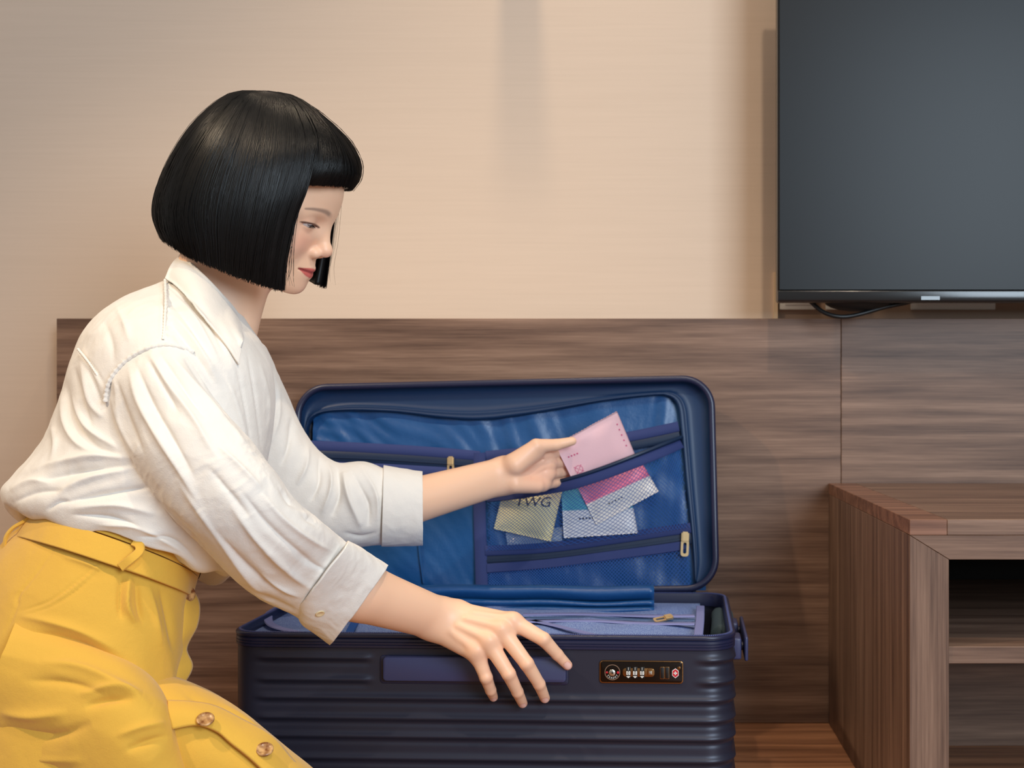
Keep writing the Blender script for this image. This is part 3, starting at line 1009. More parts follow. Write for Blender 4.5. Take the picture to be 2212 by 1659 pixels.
G_S = 'flat sachets in the lid pocket'
M_pink = uv_mat('pink_paper', [(0.0, srgb(250, 200, 206)), (1.0, srgb(252, 208, 212))])
M_pw = uv_mat('pink_and_white_paper', [(0.0, srgb(246, 240, 232)), (0.50, srgb(246, 240, 232)), (0.53, srgb(238, 120, 150)), (1.0, srgb(236, 150, 176))])
M_yel = uv_mat('pale_gold_foil', [(0.0, srgb(250, 236, 172)), (1.0, srgb(244, 232, 178))])
M_teal = uv_mat('teal_and_white_paper', [(0.0, srgb(232, 232, 236)), (0.52, srgb(232, 232, 236)), (0.54, srgb(88, 168, 188)), (1.0, srgb(96, 170, 188))])
M_ink = new_mat('dark_ink', srgb(60, 52, 50), 0.6)
M_pinkink = new_mat('pink_ink', srgb(214, 80, 130), 0.6)


def on_lid(px, py, y):
    return WX @ lid_px(px, py, y)


o, S = sachet('sachet', 'plain pink sachet held between thumb and fingers', [at(1199, 962, 1.850), at(1333, 889, 1.862), at(1381, 1003, 1.905), at(1246, 1055, 1.886)], M_pink, 0.0022)
marks(o, S, 'printed_dots', [(0.10 + 0.022 * k * 2, 0.66 - 0.0 * k) for k in range(4)], 0.010, M_pinkink)
marks(o, S, 'printed_dots', [(0.93, 0.80 - 0.1 * k) for k in range(5)], 0.009, M_pinkink)
st_ = []
for a in np.linspace(0, 2 * math.pi, 16, endpoint=False): st_.append((0.155 + 0.055 * math.cos(a), 0.36 + 0.075 * math.sin(a)))
for q in np.linspace(-0.05, 0.05, 7): st_ += [(0.155 + q, 0.36 + q * 1.3), (0.155 + q, 0.36 - q * 1.3)]
marks(o, S, 'printed_flower', st_, 0.006, M_pinkink)
o, S = sachet('sachet', 'pink and white sachet tilted behind the netting', [on_lid(1246, 1049, 0.008), on_lid(1385, 996, 0.008), on_lid(1423, 1061, 0.010), on_lid(1288, 1133, 0.010)], M_pw, 0.0025, G_S)
marks(o, S, 'printed_line', [(0.30 + 0.05 * k, 0.30) for k in range(5)], 0.012, M_ink)
o, S = sachet('sachet', 'pale gold tea sachet behind the netting below the wrist', [on_lid(1085, 1066, 0.0155), on_lid(1215, 1058, 0.012), on_lid(1190, 1169, 0.0135), on_lid(1067, 1142, 0.0165)], M_yel, 0.0025, G_S, 0.0012)
print_on(o, S, 'lettering', 'TWG', 0.30, 0.56, 0.75, 0.86, 1.0, M_ink)
o, S = sachet('sachet', 'teal and white sachet standing lowest behind the netting', [on_lid(1212, 1052, 0.015), on_lid(1360, 1050, 0.015), on_lid(1378, 1151, 0.013), on_lid(1218, 1162, 0.013)], M_teal, 0.0022, G_S)
marks(o, S, 'printed_line', [(0.24 + 0.045 * k, 0.36) for k in range(6)], 0.013, M_ink)
M_clear = new_mat('clear_film', srgb(200, 215, 235), 0.12, 0.0, 0.6, Alpha=0.35)
sachet('sachet', 'small clear plastic wrapper below the gold sachet', [on_lid(1092, 1152, 0.0200), on_lid(1216, 1138, 0.0190), on_lid(1214, 1168, 0.0185), on_lid(1097, 1180, 0.0200)], M_clear, 0.0015, G_S, 0.002, False)

# ================================================================== sculpting tools
def sd_cone(P, a, b, r1, r2):
    """tapered capsule"""
    a = np.asarray(a, float); b = np.asarray(b, float)
    ba = b - a
    L2 = float(ba @ ba)
    t = np.clip(((P - a) @ ba) / L2, 0, 1)
    d = P - a - t[:, None] * ba
    return np.sqrt((d * d).sum(1)) - (r1 + (r2 - r1) * t)


def sd_ell(P, c, r, R=None):
    q = P - np.asarray(c, float)
    if R is not None: q = q @ R
    r = np.asarray(r, float)
    k0 = np.sqrt(((q / r) ** 2).sum(1)); k1 = np.sqrt(((q / (r * r)) ** 2).sum(1)) + 1e-9
    return k0 * (k0 - 1) / k1


def smin(a, b, k):
    h = np.clip(k - np.abs(a - b), 0, None) / k
    return np.minimum(a, b) - h * h * k * 0.25


def smax(a, b, k):
    return -smin(-a, -b, k)


def sdf_mesh(f, lo, hi, h, B=8):
    """surface nets over a block-sparse sampling of f; returns verts, quads"""
    lo = np.asarray(lo, float); hi = np.asarray(hi, float)
    nb = np.ceil((hi - lo) / (h * B)).astype(int)
    n = nb * B
    gi = np.stack(np.meshgrid(*[np.arange(k) for k in nb], indexing='ij'), -1).reshape(-1, 3)
    cen = lo + (gi * B + B / 2) * h
    dc = np.concatenate([f(c) for c in np.array_split(cen, max(1, len(cen) // 200000))])
    act = np.abs(dc) < h * B * 0.5 * 1.75 * 1.35
    D = np.empty(tuple(n), np.float32)
    D4 = D.reshape(nb[0], B, nb[1], B, nb[2], B)
    D4[:] = dc.reshape(tuple(nb))[:, None, :, None, :, None]
    off = np.stack(np.meshgrid(*[np.arange(B)] * 3, indexing='ij'), -1).reshape(-1, 3)
    ai = gi[act]
    for ch in np.array_split(ai, max(1, len(ai) * B ** 3 // 400000)):
        if not len(ch): continue
        P = lo + (ch[:, None, :] * B + off[None]) * h
        v = f(P.reshape(-1, 3)).reshape(len(ch), B, B, B)
        D4[ch[:, 0], :, ch[:, 1], :, ch[:, 2], :] = v
    S = D < 0
    nx, ny, nz = D.shape
    cnt = np.zeros((nx - 1, ny - 1, nz - 1), np.int8)
    for i in (0, 1):
        for j in (0, 1):
            for k in (0, 1):
                cnt += S[i:nx - 1 + i, j:ny - 1 + j, k:nz - 1 + k]
    cells = np.argwhere((cnt > 0) & (cnt < 8))
    idx = np.full(cnt.shape, -1, np.int32)
    idx[cells[:, 0], cells[:, 1], cells[:, 2]] = np.arange(len(cells))
    acc = np.zeros((len(cells), 3)); num = np.zeros(len(cells))
    corners = [(i, j, k) for i in (0, 1) for j in (0, 1) for k in (0, 1)]
    for a in corners:
        for ax in range(3):
            if a[ax]: continue
            b = list(a); b[ax] = 1
            va = D[cells[:, 0] + a[0], cells[:, 1] + a[1], cells[:, 2] + a[2]]
            vb = D[cells[:, 0] + b[0], cells[:, 1] + b[1], cells[:, 2] + b[2]]
            m = (va < 0) != (vb < 0)
            t = np.where(m, va / np.where(m, va - vb, 1), 0)
            p = np.tile(np.array(a, float), (len(cells), 1)); p[:, ax] += t
            acc[m] += p[m]; num[m] += 1
    V = lo + (cells + acc / num[:, None]) * h
    Q = []
    for ax in range(3):
        u, w = [(1, 2), (2, 0), (0, 1)][ax]
        sl0 = [slice(None)] * 3; sl1 = [slice(None)] * 3
        sl0[ax] = slice(0, -1); sl1[ax] = slice(1, None)
        ch = S[tuple(sl0)] != S[tuple(sl1)]
        e = np.argwhere(ch)
        e = e[(e[:, u] > 0) & (e[:, w] > 0) & (e[:, u] < D.shape[u] - 1) & (e[:, w] < D.shape[w] - 1)]
        ins = S[e[:, 0], e[:, 1], e[:, 2]]
        du = np.zeros(3, int); du[u] = 1
        dw = np.zeros(3, int); dw[w] = 1
        g = lambda c: idx[c[:, 0], c[:, 1], c[:, 2]]
        q = np.stack([g(e - du - dw), g(e - dw), g(e), g(e - du)], 1)
        q[~ins] = q[~ins][:, ::-1]
        Q.append(q)
    Q = np.concatenate(Q)
    Q = Q[(Q >= 0).all(1)]
    used = np.zeros(len(V), bool); used[Q.ravel()] = True      # drop loose vertices
    new = np.cumsum(used) - 1
    return V[used], new[Q]


def np_mesh(name, V, Q, cols=None, tris=()):
    """mesh from arrays of verts and equal-sized faces (plus a few triangles)"""
    me = bpy.data.meshes.new(name)
    k = Q.shape[1]
    T = np.array(tris, np.int32).reshape(-1, 3)
    me.vertices.add(len(V)); me.vertices.foreach_set('co', np.asarray(V, np.float32).ravel())
    me.loops.add(len(Q) * k + len(T) * 3)
    me.loops.foreach_set('vertex_index', np.concatenate([Q.astype(np.int32).ravel(), T.ravel()]))
    me.polygons.add(len(Q) + len(T))
    me.polygons.foreach_set('loop_start', np.concatenate([np.arange(0, len(Q) * k, k), len(Q) * k + np.arange(0, len(T) * 3, 3)]).astype(np.int32))
    me.polygons.foreach_set('use_smooth', np.ones(len(Q) + len(T), bool))
    if cols is not None:
        a = me.color_attributes.new('tint', 'FLOAT_COLOR', 'POINT')
        c4 = np.ones((len(V), 4), np.float32); c4[:, :3] = cols
        a.data.foreach_set('color', c4.ravel())
    me.update(); me.validate()
    return me


def laplace(V, Q, it=2, lam=0.5):
    e = np.concatenate([Q[:, [i, (i + 1) % Q.shape[1]]] for i in range(Q.shape[1])])
    e = np.concatenate([e, e[:, ::-1]])
    n = np.bincount(e[:, 0], minlength=len(V))[:, None] + 1e-9
    for _ in range(it):
        s = np.stack([np.bincount(e[:, 0], weights=V[e[:, 1], k], minlength=len(V)) for k in range(3)], 1)
        V = V + lam * (s / n - V)
    return V


def normals(V, Q):
    n = np.cross(V[Q[:, 2]] - V[Q[:, 0]], V[Q[:, 3 % Q.shape[1]]] - V[Q[:, 1]])
    N = np.zeros_like(V)
    for k in range(Q.shape[1]):
        for c in range(3): N[:, c] += np.bincount(Q[:, k], weights=n[:, c], minlength=len(V))
    return N / (np.linalg.norm(N, axis=1, keepdims=True) + 1e-12)


def proj(V):
    return np.stack([CX + F * V[:, 0] / V[:, 1], CY - F * (V[:, 2] - EYE) / V[:, 1]], 1)


def seg_dist(p, a, b):
    ab = b - a
    t = np.clip(((p - a) @ ab) / (ab @ ab + 1e-9), 0, 1)
    d = p - a - t[:, None] * ab
    return np.sqrt((d * d).sum(1)), t


def creases(V, Q, strokes, facing=0.12):
    """raise or sink cloth along fold lines. stroke: (polyline, width px, height mm); the folds lie on the side of the cloth turned to the room"""
    N = normals(V, Q)
    px = proj(V)
    see = np.clip((-(N * (V - np.array([0, 0, EYE]))).sum(1) / np.linalg.norm(V - np.array([0, 0, EYE]), axis=1) + 0.05) / facing, 0, 1)
    tot = np.zeros(len(V))
    for pts, w, hmm in strokes:
        C = catmull(pts, 4 * len(pts)) if len(pts) > 2 else np.array(pts, float)
        lo, hi = C.min(0) - 3 * w, C.max(0) + 3 * w
        m = np.where((px[:, 0] > lo[0]) & (px[:, 0] < hi[0]) & (px[:, 1] > lo[1]) & (px[:, 1] < hi[1]))[0]
        if not len(m): continue
        best = np.full(len(m), 1e9); bt = np.zeros(len(m))
        L = len(C) - 1
        for i in range(L):
            d, t = seg_dist(px[m], C[i], C[i + 1])
            u = d < best
            best[u] = d[u]; bt[u] = ((i + t) / L)[u]
        taper = np.sin(np.pi * np.clip(bt, 0.02, 0.98)) ** 0.8
        tot[m] += hmm * 0.00115 * (0.55 * np.exp(-(best / w) ** 2) + 0.45 * np.exp(-(best / (0.45 * w)) ** 2)) * taper
    return V + N * (tot * see)[:, None]


def vnoise(P, scale, seed=0):
    """smooth 3D value noise in -1..1"""
    p = P * scale + seed * 17.3
    i = np.floor(p).astype(np.int64); f = p - i
    f = f * f * (3 - 2 * f)
    out = 0
    for a in (0, 1):
        for b in (0, 1):
            for c in (0, 1):
                h = ((i[:, 0] + a) * 73856093) ^ ((i[:, 1] + b) * 19349663) ^ ((i[:, 2] + c) * 83492791)
                h = (h * 2654435761) & 0xffffffff
                v = ((h ^ (h >> 15)) & 0xffff) / 32767.5 - 1
                w = (f[:, 0] if a else 1 - f[:, 0]) * (f[:, 1] if b else 1 - f[:, 1]) * (f[:, 2] if c else 1 - f[:, 2])
                out = out + v * w
    return out


def ring_grid(rows, nu, nv, expo=2.0):
    """rows: (edge point A, edge point B, depth half-width[, lift of the near side]) -> smooth closed tube, nu rings x nv points.
    A is at angle 0, B at 180 degrees; the half-width runs across the body, near side first"""
    R = np.array([list(r[0]) + list(r[1]) + [r[2], r[3] if len(r) > 3 else 0.0] for r in rows])
    G = catmull(R, nu)
    th = np.linspace(0, 2 * np.pi, nv, endpoint=False)
    ct = np.sign(np.cos(th)) * np.abs(np.cos(th)) ** (2 / expo); st = np.sign(np.sin(th)) * np.abs(np.sin(th)) ** (2 / expo)
    A, B, d, lf = G[:, 0:3], G[:, 3:6], G[:, 6], G[:, 7]
    c = (A + B) / 2; h = (A - B) / 2
    ax = np.array([0, 0, EYE]) - c
    ax = ax / np.abs(ax[:, 1:2])                  # the body is turned a little from the wall: its width runs along this line
    D = ax * d[:, None]; D[:, 2] += lf
    V = c[:, None] + h[:, None] * ct[None, :, None] + D[:, None] * st[None, :, None]
    i, j = np.meshgrid(np.arange(nu - 1), np.arange(nv), indexing='ij')
    a = i * nv + j; b = i * nv + (j + 1) % nv
    Q = np.stack([a, b, b + nv, a + nv], -1).reshape(-1, 4)
    return V.reshape(-1, 3), Q


class Surf:
    """looks up the camera-side surface of a mesh under a photo pixel"""
    def __init__(self, V, Q):
        self.V, self.N, self.P = V, normals(V, Q), proj(V)
        s = (self.N * (np.array([0, 0, EYE]) - V)).sum(1)
        if np.mean(s > 0) < 0.3: self.N = -self.N
    def __call__(self, px, py, out=0.0, r=14):
        d = (self.P[:, 0] - px) ** 2 + (self.P[:, 1] - py) ** 2
        m = np.where(d < r * r)[0]
        if not len(m): m = np.argsort(d)[:20]
        k = m[np.argmin(self.V[m, 1])]
        near = m[self.V[m, 1] < self.V[k, 1] + 0.02]
        c = self.V[near].mean(0); nrm = self.N[near].mean(0); nrm /= np.linalg.norm(nrm)
        if nrm[1] > 0: nrm = -nrm
        return np.array(at(px, py, c[1])) + nrm * out, nrm

# ================================================================== the woman: head, neck, arms and hands
SKIN = np.array(srgb(244, 200, 168)[:3])
HC = np.array([-0.470, 1.53, 0.7795])          # head centre, at eye level
H_PITCH, H_YAW, H_ROLL = math.radians(21), math.radians(-2), math.radians(7)
HR = np.array(Matrix.Rotation(H_YAW, 3, 'Z') @ Matrix.Rotation(H_PITCH, 3, 'Y') @ Matrix.Rotation(H_ROLL, 3, 'X'))


def head_world(p):
    return HC + np.asarray(p, float) @ HR.T


LIP_U = [((0.0882, 0.0030, -0.0556), (0.0760, 0.0215, -0.0578), 0.0042, 0.0028)]
LIP_L = [((0.0862, 0.0040, -0.0642), (0.0750, 0.0205, -0.0590), 0.0046, 0.0028)]
BROW = np.array([(0.0895, 0.0125, 0.0165), (0.0850, 0.0250, 0.0200), (0.0740, 0.0400, 0.0195), (0.066, 0.0510, 0.0170)])
EYE_C = np.array([0.0690, 0.0305, 0.0008])


def head_sdf(W):
    P = (W - HC) @ HR
    A = P.copy(); A[:, 1] = np.abs(A[:, 1])          # mirrored halves
    d = sd_ell(P, (-0.010, 0, 0.030), (0.097, 0.073, 0.080))
    d = smin(d, sd_ell(P, (0.030, 0, 0.030), (0.0595, 0.058, 0.058)), 0.030)
    d = smin(d, sd_ell(P, (0.028, 0, -0.018), (0.056, 0.059, 0.058)), 0.025)
    d = smin(d, sd_ell(P, (0.030, 0, -0.050), (0.047, 0.043, 0.040)), 0.020)
    d = smin(d, sd_cone(A, (-0.008, 0.049, -0.042), (0.058, 0.012, -0.080), 0.015, 0.0120), 0.020)
    d = smin(d, sd_ell(P, (0.0725, 0, -0.0815), (0.0145, 0.0150, 0.0130)), 0.014)
    d = smin(d, sd_ell(A, (0.050, 0.034, -0.030), (0.027, 0.023, 0.026)), 0.016)
    d = smin(d, sd_ell(P, (0.0655, 0, -0.0580), (0.0245, 0.0265, 0.0235)), 0.014)
    # brow, sockets and lids
    d = smin(d, sd_cone(A, (0.0795, 0.008, 0.016), (0.062, 0.046, 0.014), 0.0095, 0.010), 0.012)
    d = smax(d, -sd_ell(A, (0.0915, 0.0300, -0.0010), (0.0100, 0.0165, 0.0105)), 0.012)
    d = smin(d, sd_ell(A, EYE_C, (0.0142, 0.0150, 0.0135)), 0.004)
    # nose
    d = smin(d, sd_cone(P, (0.0845, 0, 0.003), (0.0962, 0, -0.0250), 0.0062, 0.0072), 0.011)
    d = smin(d, sd_ell(P, (0.0972, 0, -0.0285), (0.0092, 0.0088, 0.0082)), 0.006)
    d = smin(d, sd_ell(A, (0.0880, 0.0095, -0.0345), (0.0085, 0.0070, 0.0066)), 0.005)
    d = smax(d, -sd_ell(A, (0.0945, 0.0054, -0.0402), (0.0042, 0.0026, 0.0040)), 0.002)
    # lips
    for a, b, r1, r2 in LIP_U + LIP_L: d = smin(d, sd_cone(A, a, b, r1, r2), 0.0035)
    d = smax(d, -sd_cone(A, (0.0955, 0.0, -0.0600), (0.0800, 0.0225, -0.0580), 0.0013, 0.0012), 0.0018)
    d = smax(d, -sd_cone(P, (0.0965, 0, -0.0478), (0.0950, 0, -0.0520), 0.0014, 0.0020), 0.003)
    # open part of the eye: a narrow downcast slit
    Re = np.array(Matrix.Rotation(math.radians(2.5), 3, 'X'))
    d = smax(d, -sd_ell(A, (0.0820, 0.0326, -0.0024), (0.0110, 0.0168, 0.0021), Re), 0.0008)
    # neck
    n0, n1 = head_world((-0.030, 0, -0.045)), np.array(at(436, 735, 1.53))
    n2 = np.array(at(418, 790, 1.53))
    nk = sd_cone(W, n0, n1, 0.047, 0.049)
    nk = smin(nk, sd_cone(W, n1, n2, 0.050, 0.070), 0.03)
    thr0, thr1 = head_world((0.018, 0, -0.070)), np.array(at(505, 705, 1.53))
    nk = smin(nk, sd_cone(W, thr0, thr1, 0.026, 0.024), 0.03)
    d = smin(d, nk, 0.016)
    return d


def head_cols(W):
    P = (W - HC) @ HR
    A = P.copy(); A[:, 1] = np.abs(A[:, 1])
    c = np.tile(SKIN, (len(W), 1))

    def mix(m, col):
        nonlocal c
        m = np.clip(m, 0, 1)[:, None]
        c = c * (1 - m) + np.array(srgb(*col)[:3]) * m
    g = lambda p, s: np.exp(-(((A - np.array(p)) / np.array(s)) ** 2).sum(1))
    mix(0.45 * g((0.070, 0.036, -0.024), (0.03, 0.020, 0.017)), (232, 150, 132))
    mix(0.35 * g((0.104, 0.0, -0.034), (0.012, 0.012, 0.010)), (230, 150, 132))
    mix(0.25 * g((0.074, 0.031, 0.004), (0.02, 0.018, 0.006)), (206, 142, 122))
    mix(0.20 * g((0.08, 0.0, -0.085), (0.02, 0.012, 0.012)), (230, 160, 140))
    # lips
    y_ = A[:, 1]
    zm = A[:, 2] + 0.0600 - 0.0020 * (y_ / 0.0225) ** 2
    hu = 0.0066 * np.clip(1 - (y_ / 0.0232) ** 2, 0, 1) ** 0.75 - 0.0012 * np.exp(-(y_ / 0.0030) ** 2)
    hl = 0.0074 * np.clip(1 - (y_ / 0.0222) ** 2, 0, 1) ** 0.8
    ed = np.where(zm > 0, hu - zm, hl + zm)
    m = np.clip(ed / 0.0010 + 0.3, 0, 1) * (A[:, 0] > 0.06) * (y_ < 0.0232)
    mix(0.85 * m, (204, 78, 80))
    mix(0.8 * np.exp(-((sd_cone(A, (0.0935, 0, -0.0600), (0.0780, 0.0225, -0.0580), 0.0, 0.0)) / 0.0022) ** 2) * (A[:, 1] < 0.0225), (120, 34, 40))
    # brows: distance in the face plane to the brow line
    best = np.full(len(W), 9.0); bt = np.zeros(len(W))
    B2 = catmull(BROW[:, 1:], 24)
    for i in range(len(B2) - 1):
        dd, t = seg_dist(A[:, 1:], B2[i], B2[i + 1])
        u = dd < best; best[u] = dd[u]; bt[u] = ((i + t) / (len(B2) - 1))[u]
    wd = 0.0032 * np.clip(1.25 - 0.9 * bt, 0.3, 1)
    mix(0.70 * np.clip(0.35 + bt / 0.22, 0, 1) * np.exp(-(best / wd) ** 3) * (A[:, 0] > 0.04), (120, 98, 90))
    # eyelid edge, a fine brown liner
    Re = np.array(Matrix.Rotation(math.radians(2.5), 3, 'X'))
    de = sd_ell(A, (0.0820, 0.0326, -0.0020), (0.016, 0.0186, 0.0034), Re)
    q = (A - np.array((0.0820, 0.0326, -0.0020))) @ Re
    mix(0.92 * (1 - np.clip((de - 0.0002) / 0.0012, 0, 1)) * (q[:, 2] > 0.0002) * (A[:, 0] > 0.06), (52, 36, 32))
    mix(0.30 * (1 - np.clip((de + 0.0006) / 0.0016, 0, 1)) * (A[:, 0] > 0.06), (150, 92, 80))
    return c


M_skin = new_mat('skin', (1, 1, 1, 1), 0.42, 0.0, 0.4, Subsurface_Weight=0.10, Subsurface_Scale=0.006)
M_skin.node_tree.nodes['Principled BSDF'].inputs['Subsurface Radius'].default_value = (1.0, 0.42, 0.25)
nt = NT(M_skin)
vc = nt.n('ShaderNodeVertexColor', layer_name='tint')
nt.l(vc.outputs['Color'], nt.b.inputs['Base Color'])
nn = nt.n('ShaderNodeTexNoise', Scale=700.0, Detail=3.0); nt.l(nt.coords(), nn.inputs['Vector'])
nt.bump(nn.outputs['Fac'], 0.06, 0.0004)

# ---- arms and hands: joints as points in the room
RH_W = np.array(at(946, 1337, 1.524))
RH = {   # knuckle, middle joint, end joint, fingertip
    'index': ([(1108, 1343, 1.524), (1174, 1381, 1.518), (1204, 1414, 1.530), (1226, 1437, 1.538)], (0.0105, 0.0088, 0.0074, 0.0062)),
    'middle': ([(1083, 1361, 1.513), (1138, 1434, 1.507), (1165, 1478, 1.522), (1177, 1508, 1.541)], (0.0108, 0.0088, 0.0075, 0.0064)),
    'ring': ([(1056, 1387, 1.508), (1099, 1456, 1.505), (1118, 1495, 1.521), (1129, 1519, 1.541)], (0.0104, 0.0086, 0.0073, 0.0062)),
    'little': ([(1029, 1409, 1.509), (1050, 1464, 1.512), (1060, 1491, 1.525), (1066, 1506, 1.540)], (0.0098, 0.0080, 0.0068, 0.0057)),
}
R_EL = np.array(at(625, 1205, 1.365)); R_SH = np.array(at(345, 815, 1.400))


def chain(P, pts, rad, k=0.002):
    d = None
    for i in range(len(pts) - 1):
        e = sd_cone(P, pts[i], pts[i + 1], rad[i], rad[i + 1])
        d = e if d is None else smin(d, e, k)
    return d


RJ = {n: [np.array(at(*q)) for q in v[0]] for n, v in RH.items()}


def rarm_sdf(P):
    lat = RJ['index'][0] - RJ['little'][0]; lat /= np.linalg.norm(lat)
    # forearm, flattened towards the wrist
    mid = np.array(at(775, 1278, 1.446))
    d = sd_cone(P, R_SH, R_EL, 0.034, 0.031)
    d = smin(d, sd_cone(P, R_EL, mid, 0.031, 0.0305), 0.02)
    for s in (-1, 1):
        d = smin(d, sd_cone(P, mid + lat * 0.003 * s, RH_W + lat * 0.0095 * s, 0.0318, 0.0185), 0.012)
    # back of the hand
    pal = None
    for n, s, r in (('index', 0.012, 0.0135), ('middle', 0.004, 0.0140), ('ring', -0.004, 0.0138), ('little', -0.011, 0.0130)):
        e = sd_cone(P, RH_W + lat * s, RJ[n][0] + np.array([0, 0.004, -0.002]), 0.0165, r - 0.0015)
        pal = e if pal is None else smin(pal, e, 0.010)
    d = smin(d, pal, 0.012)
    fg = None
    for n in RH:
        e = chain(P, RJ[n], RH[n][1])
        e = smin(e, sd_ell(P, RJ[n][0] + np.array([0, -0.0035, 0.0025]), (0.0100, 0.0085, 0.0095)), 0.005)
        e = smin(e, sd_ell(P, RJ[n][1] + np.array([0, -0.0016, 0.0010]), (0.0078, 0.0078, 0.0078)), 0.002)
        fg = e if fg is None else smin(fg, e, 0.003)
    d = smin(d, fg, 0.008)
    # extensor tendons over the back of the hand
    for n, s in (('index', 0.010), ('middle', 0.004), ('ring', -0.003), ('little', -0.008)):
        d = smin(d, sd_cone(P, RH_W * 0.55 + RJ[n][0] * 0.45 + lat * s * 0.5 + np.array([0, -0.0115, 0.0075]), RJ[n][0] + np.array([0, -0.0070, 0.0050]), 0.0012, 0.0030), 0.007)
    # thumb, tucked inside the rim
    th = [RH_W + lat * 0.016 + np.array([0.012, 0.008, -0.002]), np.array(at(1062, 1345, 1.566)), np.array(at(1096, 1352, 1.582)), np.array(at(1118, 1363, 1.588))]
    d = smin(d, chain(P, th, (0.014, 0.0105, 0.0090, 0.0070)), 0.008)
    return d


DL = 0.055
LH_W = np.array(at(1085, 1028, 1.765 + DL))
LH_J = {
    'index': ([(1180, 978, 1.792), (1212, 976, 1.818), (1236, 972, 1.834), (1258, 968, 1.834)], (0.0110, 0.0086, 0.0075, 0.0062)),
    'middle': ([(1184, 1001, 1.795), (1214, 998, 1.826), (1234, 996, 1.842), (1254, 995, 1.842)], (0.0110, 0.0088, 0.0076, 0.0062)),
    'ring': ([(1182, 1024, 1.795), (1209, 1020, 1.826), (1228, 1017, 1.844), (1246, 1014, 1.844)], (0.0106, 0.0086, 0.0074, 0.0062)),
    'little': ([(1172, 1046, 1.790), (1197, 1043, 1.818), (1215, 1040, 1.838), (1232, 1037, 1.840)], (0.0098, 0.0078, 0.0068, 0.0056)),
}
LJ = {n: [np.array(at(a, b, c + DL)) for a, b, c in v[0]] for n, v in LH_J.items()}
L_EL = np.array(at(655, 1090, 1.706)); L_SH = np.array(at(500, 800, 1.662))


def larm_sdf(P):
    lat = LJ['index'][0] - LJ['little'][0]; lat /= np.linalg.norm(lat)
    mid = np.array(at(850, 1094, 1.731))
    d = sd_cone(P, L_SH, L_EL, 0.034, 0.031)
    d = smin(d, sd_cone(P, L_EL, mid, 0.031, 0.0310), 0.02)
    for s in (-1, 1):
        d = smin(d, sd_cone(P, mid + lat * 0.003 * s, LH_W + lat * 0.0100 * s, 0.0310, 0.0180), 0.012)
    pal = None
    for n, s, r in (('index', 0.011, 0.0110), ('middle', 0.004, 0.0115), ('ring', -0.004, 0.0112), ('little', -0.011, 0.0105)):
        e = sd_cone(P, LH_W + lat * s, LJ[n][0], 0.0150, r)
        pal = e if pal is None else smin(pal, e, 0.010)
    # ball of the thumb and heel of the hand
    pal = smin(pal, sd_cone(P, np.array(at(1112, 1006, 1.752 + DL)), np.array(at(1158, 976, 1.768 + DL)), 0.0150, 0.0120), 0.012)
    pal = smin(pal, sd_cone(P, np.array(at(1112, 1046, 1.757 + DL)), np.array(at(1160, 1050, 1.776 + DL)), 0.0135, 0.0100), 0.010)
    d = smin(d, pal, 0.012)
    fg = None
    for n in LJ:
        e = chain(P, LJ[n], LH_J[n][1])
        fg = e if fg is None else smin(fg, e, 0.002)
    d = smin(d, fg, 0.006)
    th = [np.array(at(1110, 1000, 1.754 + DL)), np.array(at(1158, 964, 1.762 + DL)), np.array(at(1201, 961, 1.776 + DL)), np.array(at(1236, 953, 1.7835 + DL))]
    d = smin(d, chain(P, th, (0.0150, 0.0112, 0.0088, 0.0066)), 0.006)
    # creases of the palm
    for a, b in (((1128, 1028, 1.742), (1172, 992, 1.778)), ((1150, 1030, 1.766), (1178, 1016, 1.780))):
        d = smax(d, -sd_cone(P, np.array(at(a[0], a[1], a[2] + DL)), np.array(at(b[0], b[1], b[2] + DL)), 0.0012, 0.0010), 0.003)
    return d


def hand_cols(W, J, back, nails):
    c = np.tile(SKIN * np.array([1.0, 0.97, 0.95]), (len(W), 1))
    def mix(m, col):
        nonlocal c
        m = np.clip(m, 0, 1)[:, None]
        c = c * (1 - m) + np.array(srgb(*col)[:3]) * m
    for n in J:
        for k, s in ((0, 0.011), (1, 0.0085), (2, 0.007), (3, 0.010)):
            mix((0.32 if back else 0.2) * np.exp(-(((W - J[n][k]) ** 2).sum(1)) / s ** 2), (226, 140, 112))
        if nails:
            t, b = J[n][3], J[n][2]
            ax = (t - b) / np.linalg.norm(t - b)
            out = np.array([-0.05, -1.0, 0.25]); out -= ax * (out @ ax); out /= np.linalg.norm(out)
            side = np.cross(ax, out)
            q = W - (t + out * 0.0052 - ax * 0.0022)
            e = np.sqrt((q @ ax / 0.0066) ** 2 + (q @ side / 0.0047) ** 2 + (np.clip(-(q @ out), 0, None) / 0.004) ** 2)
            mix(1.0 - np.clip((e - 0.85) / 0.2, 0, 1), (244, 198, 184))
            mix(0.5 * np.exp(-((e - 1.0) / 0.10) ** 2) * (e < 1.2), (200, 124, 104))
    if not back:
        pc = (J['middle'][0] + J['ring'][0] + LH_W) / 3
        mix(0.35 * np.exp(-(((W - pc) ** 2).sum(1)) / 0.045 ** 2), (240, 172, 156))
    return c


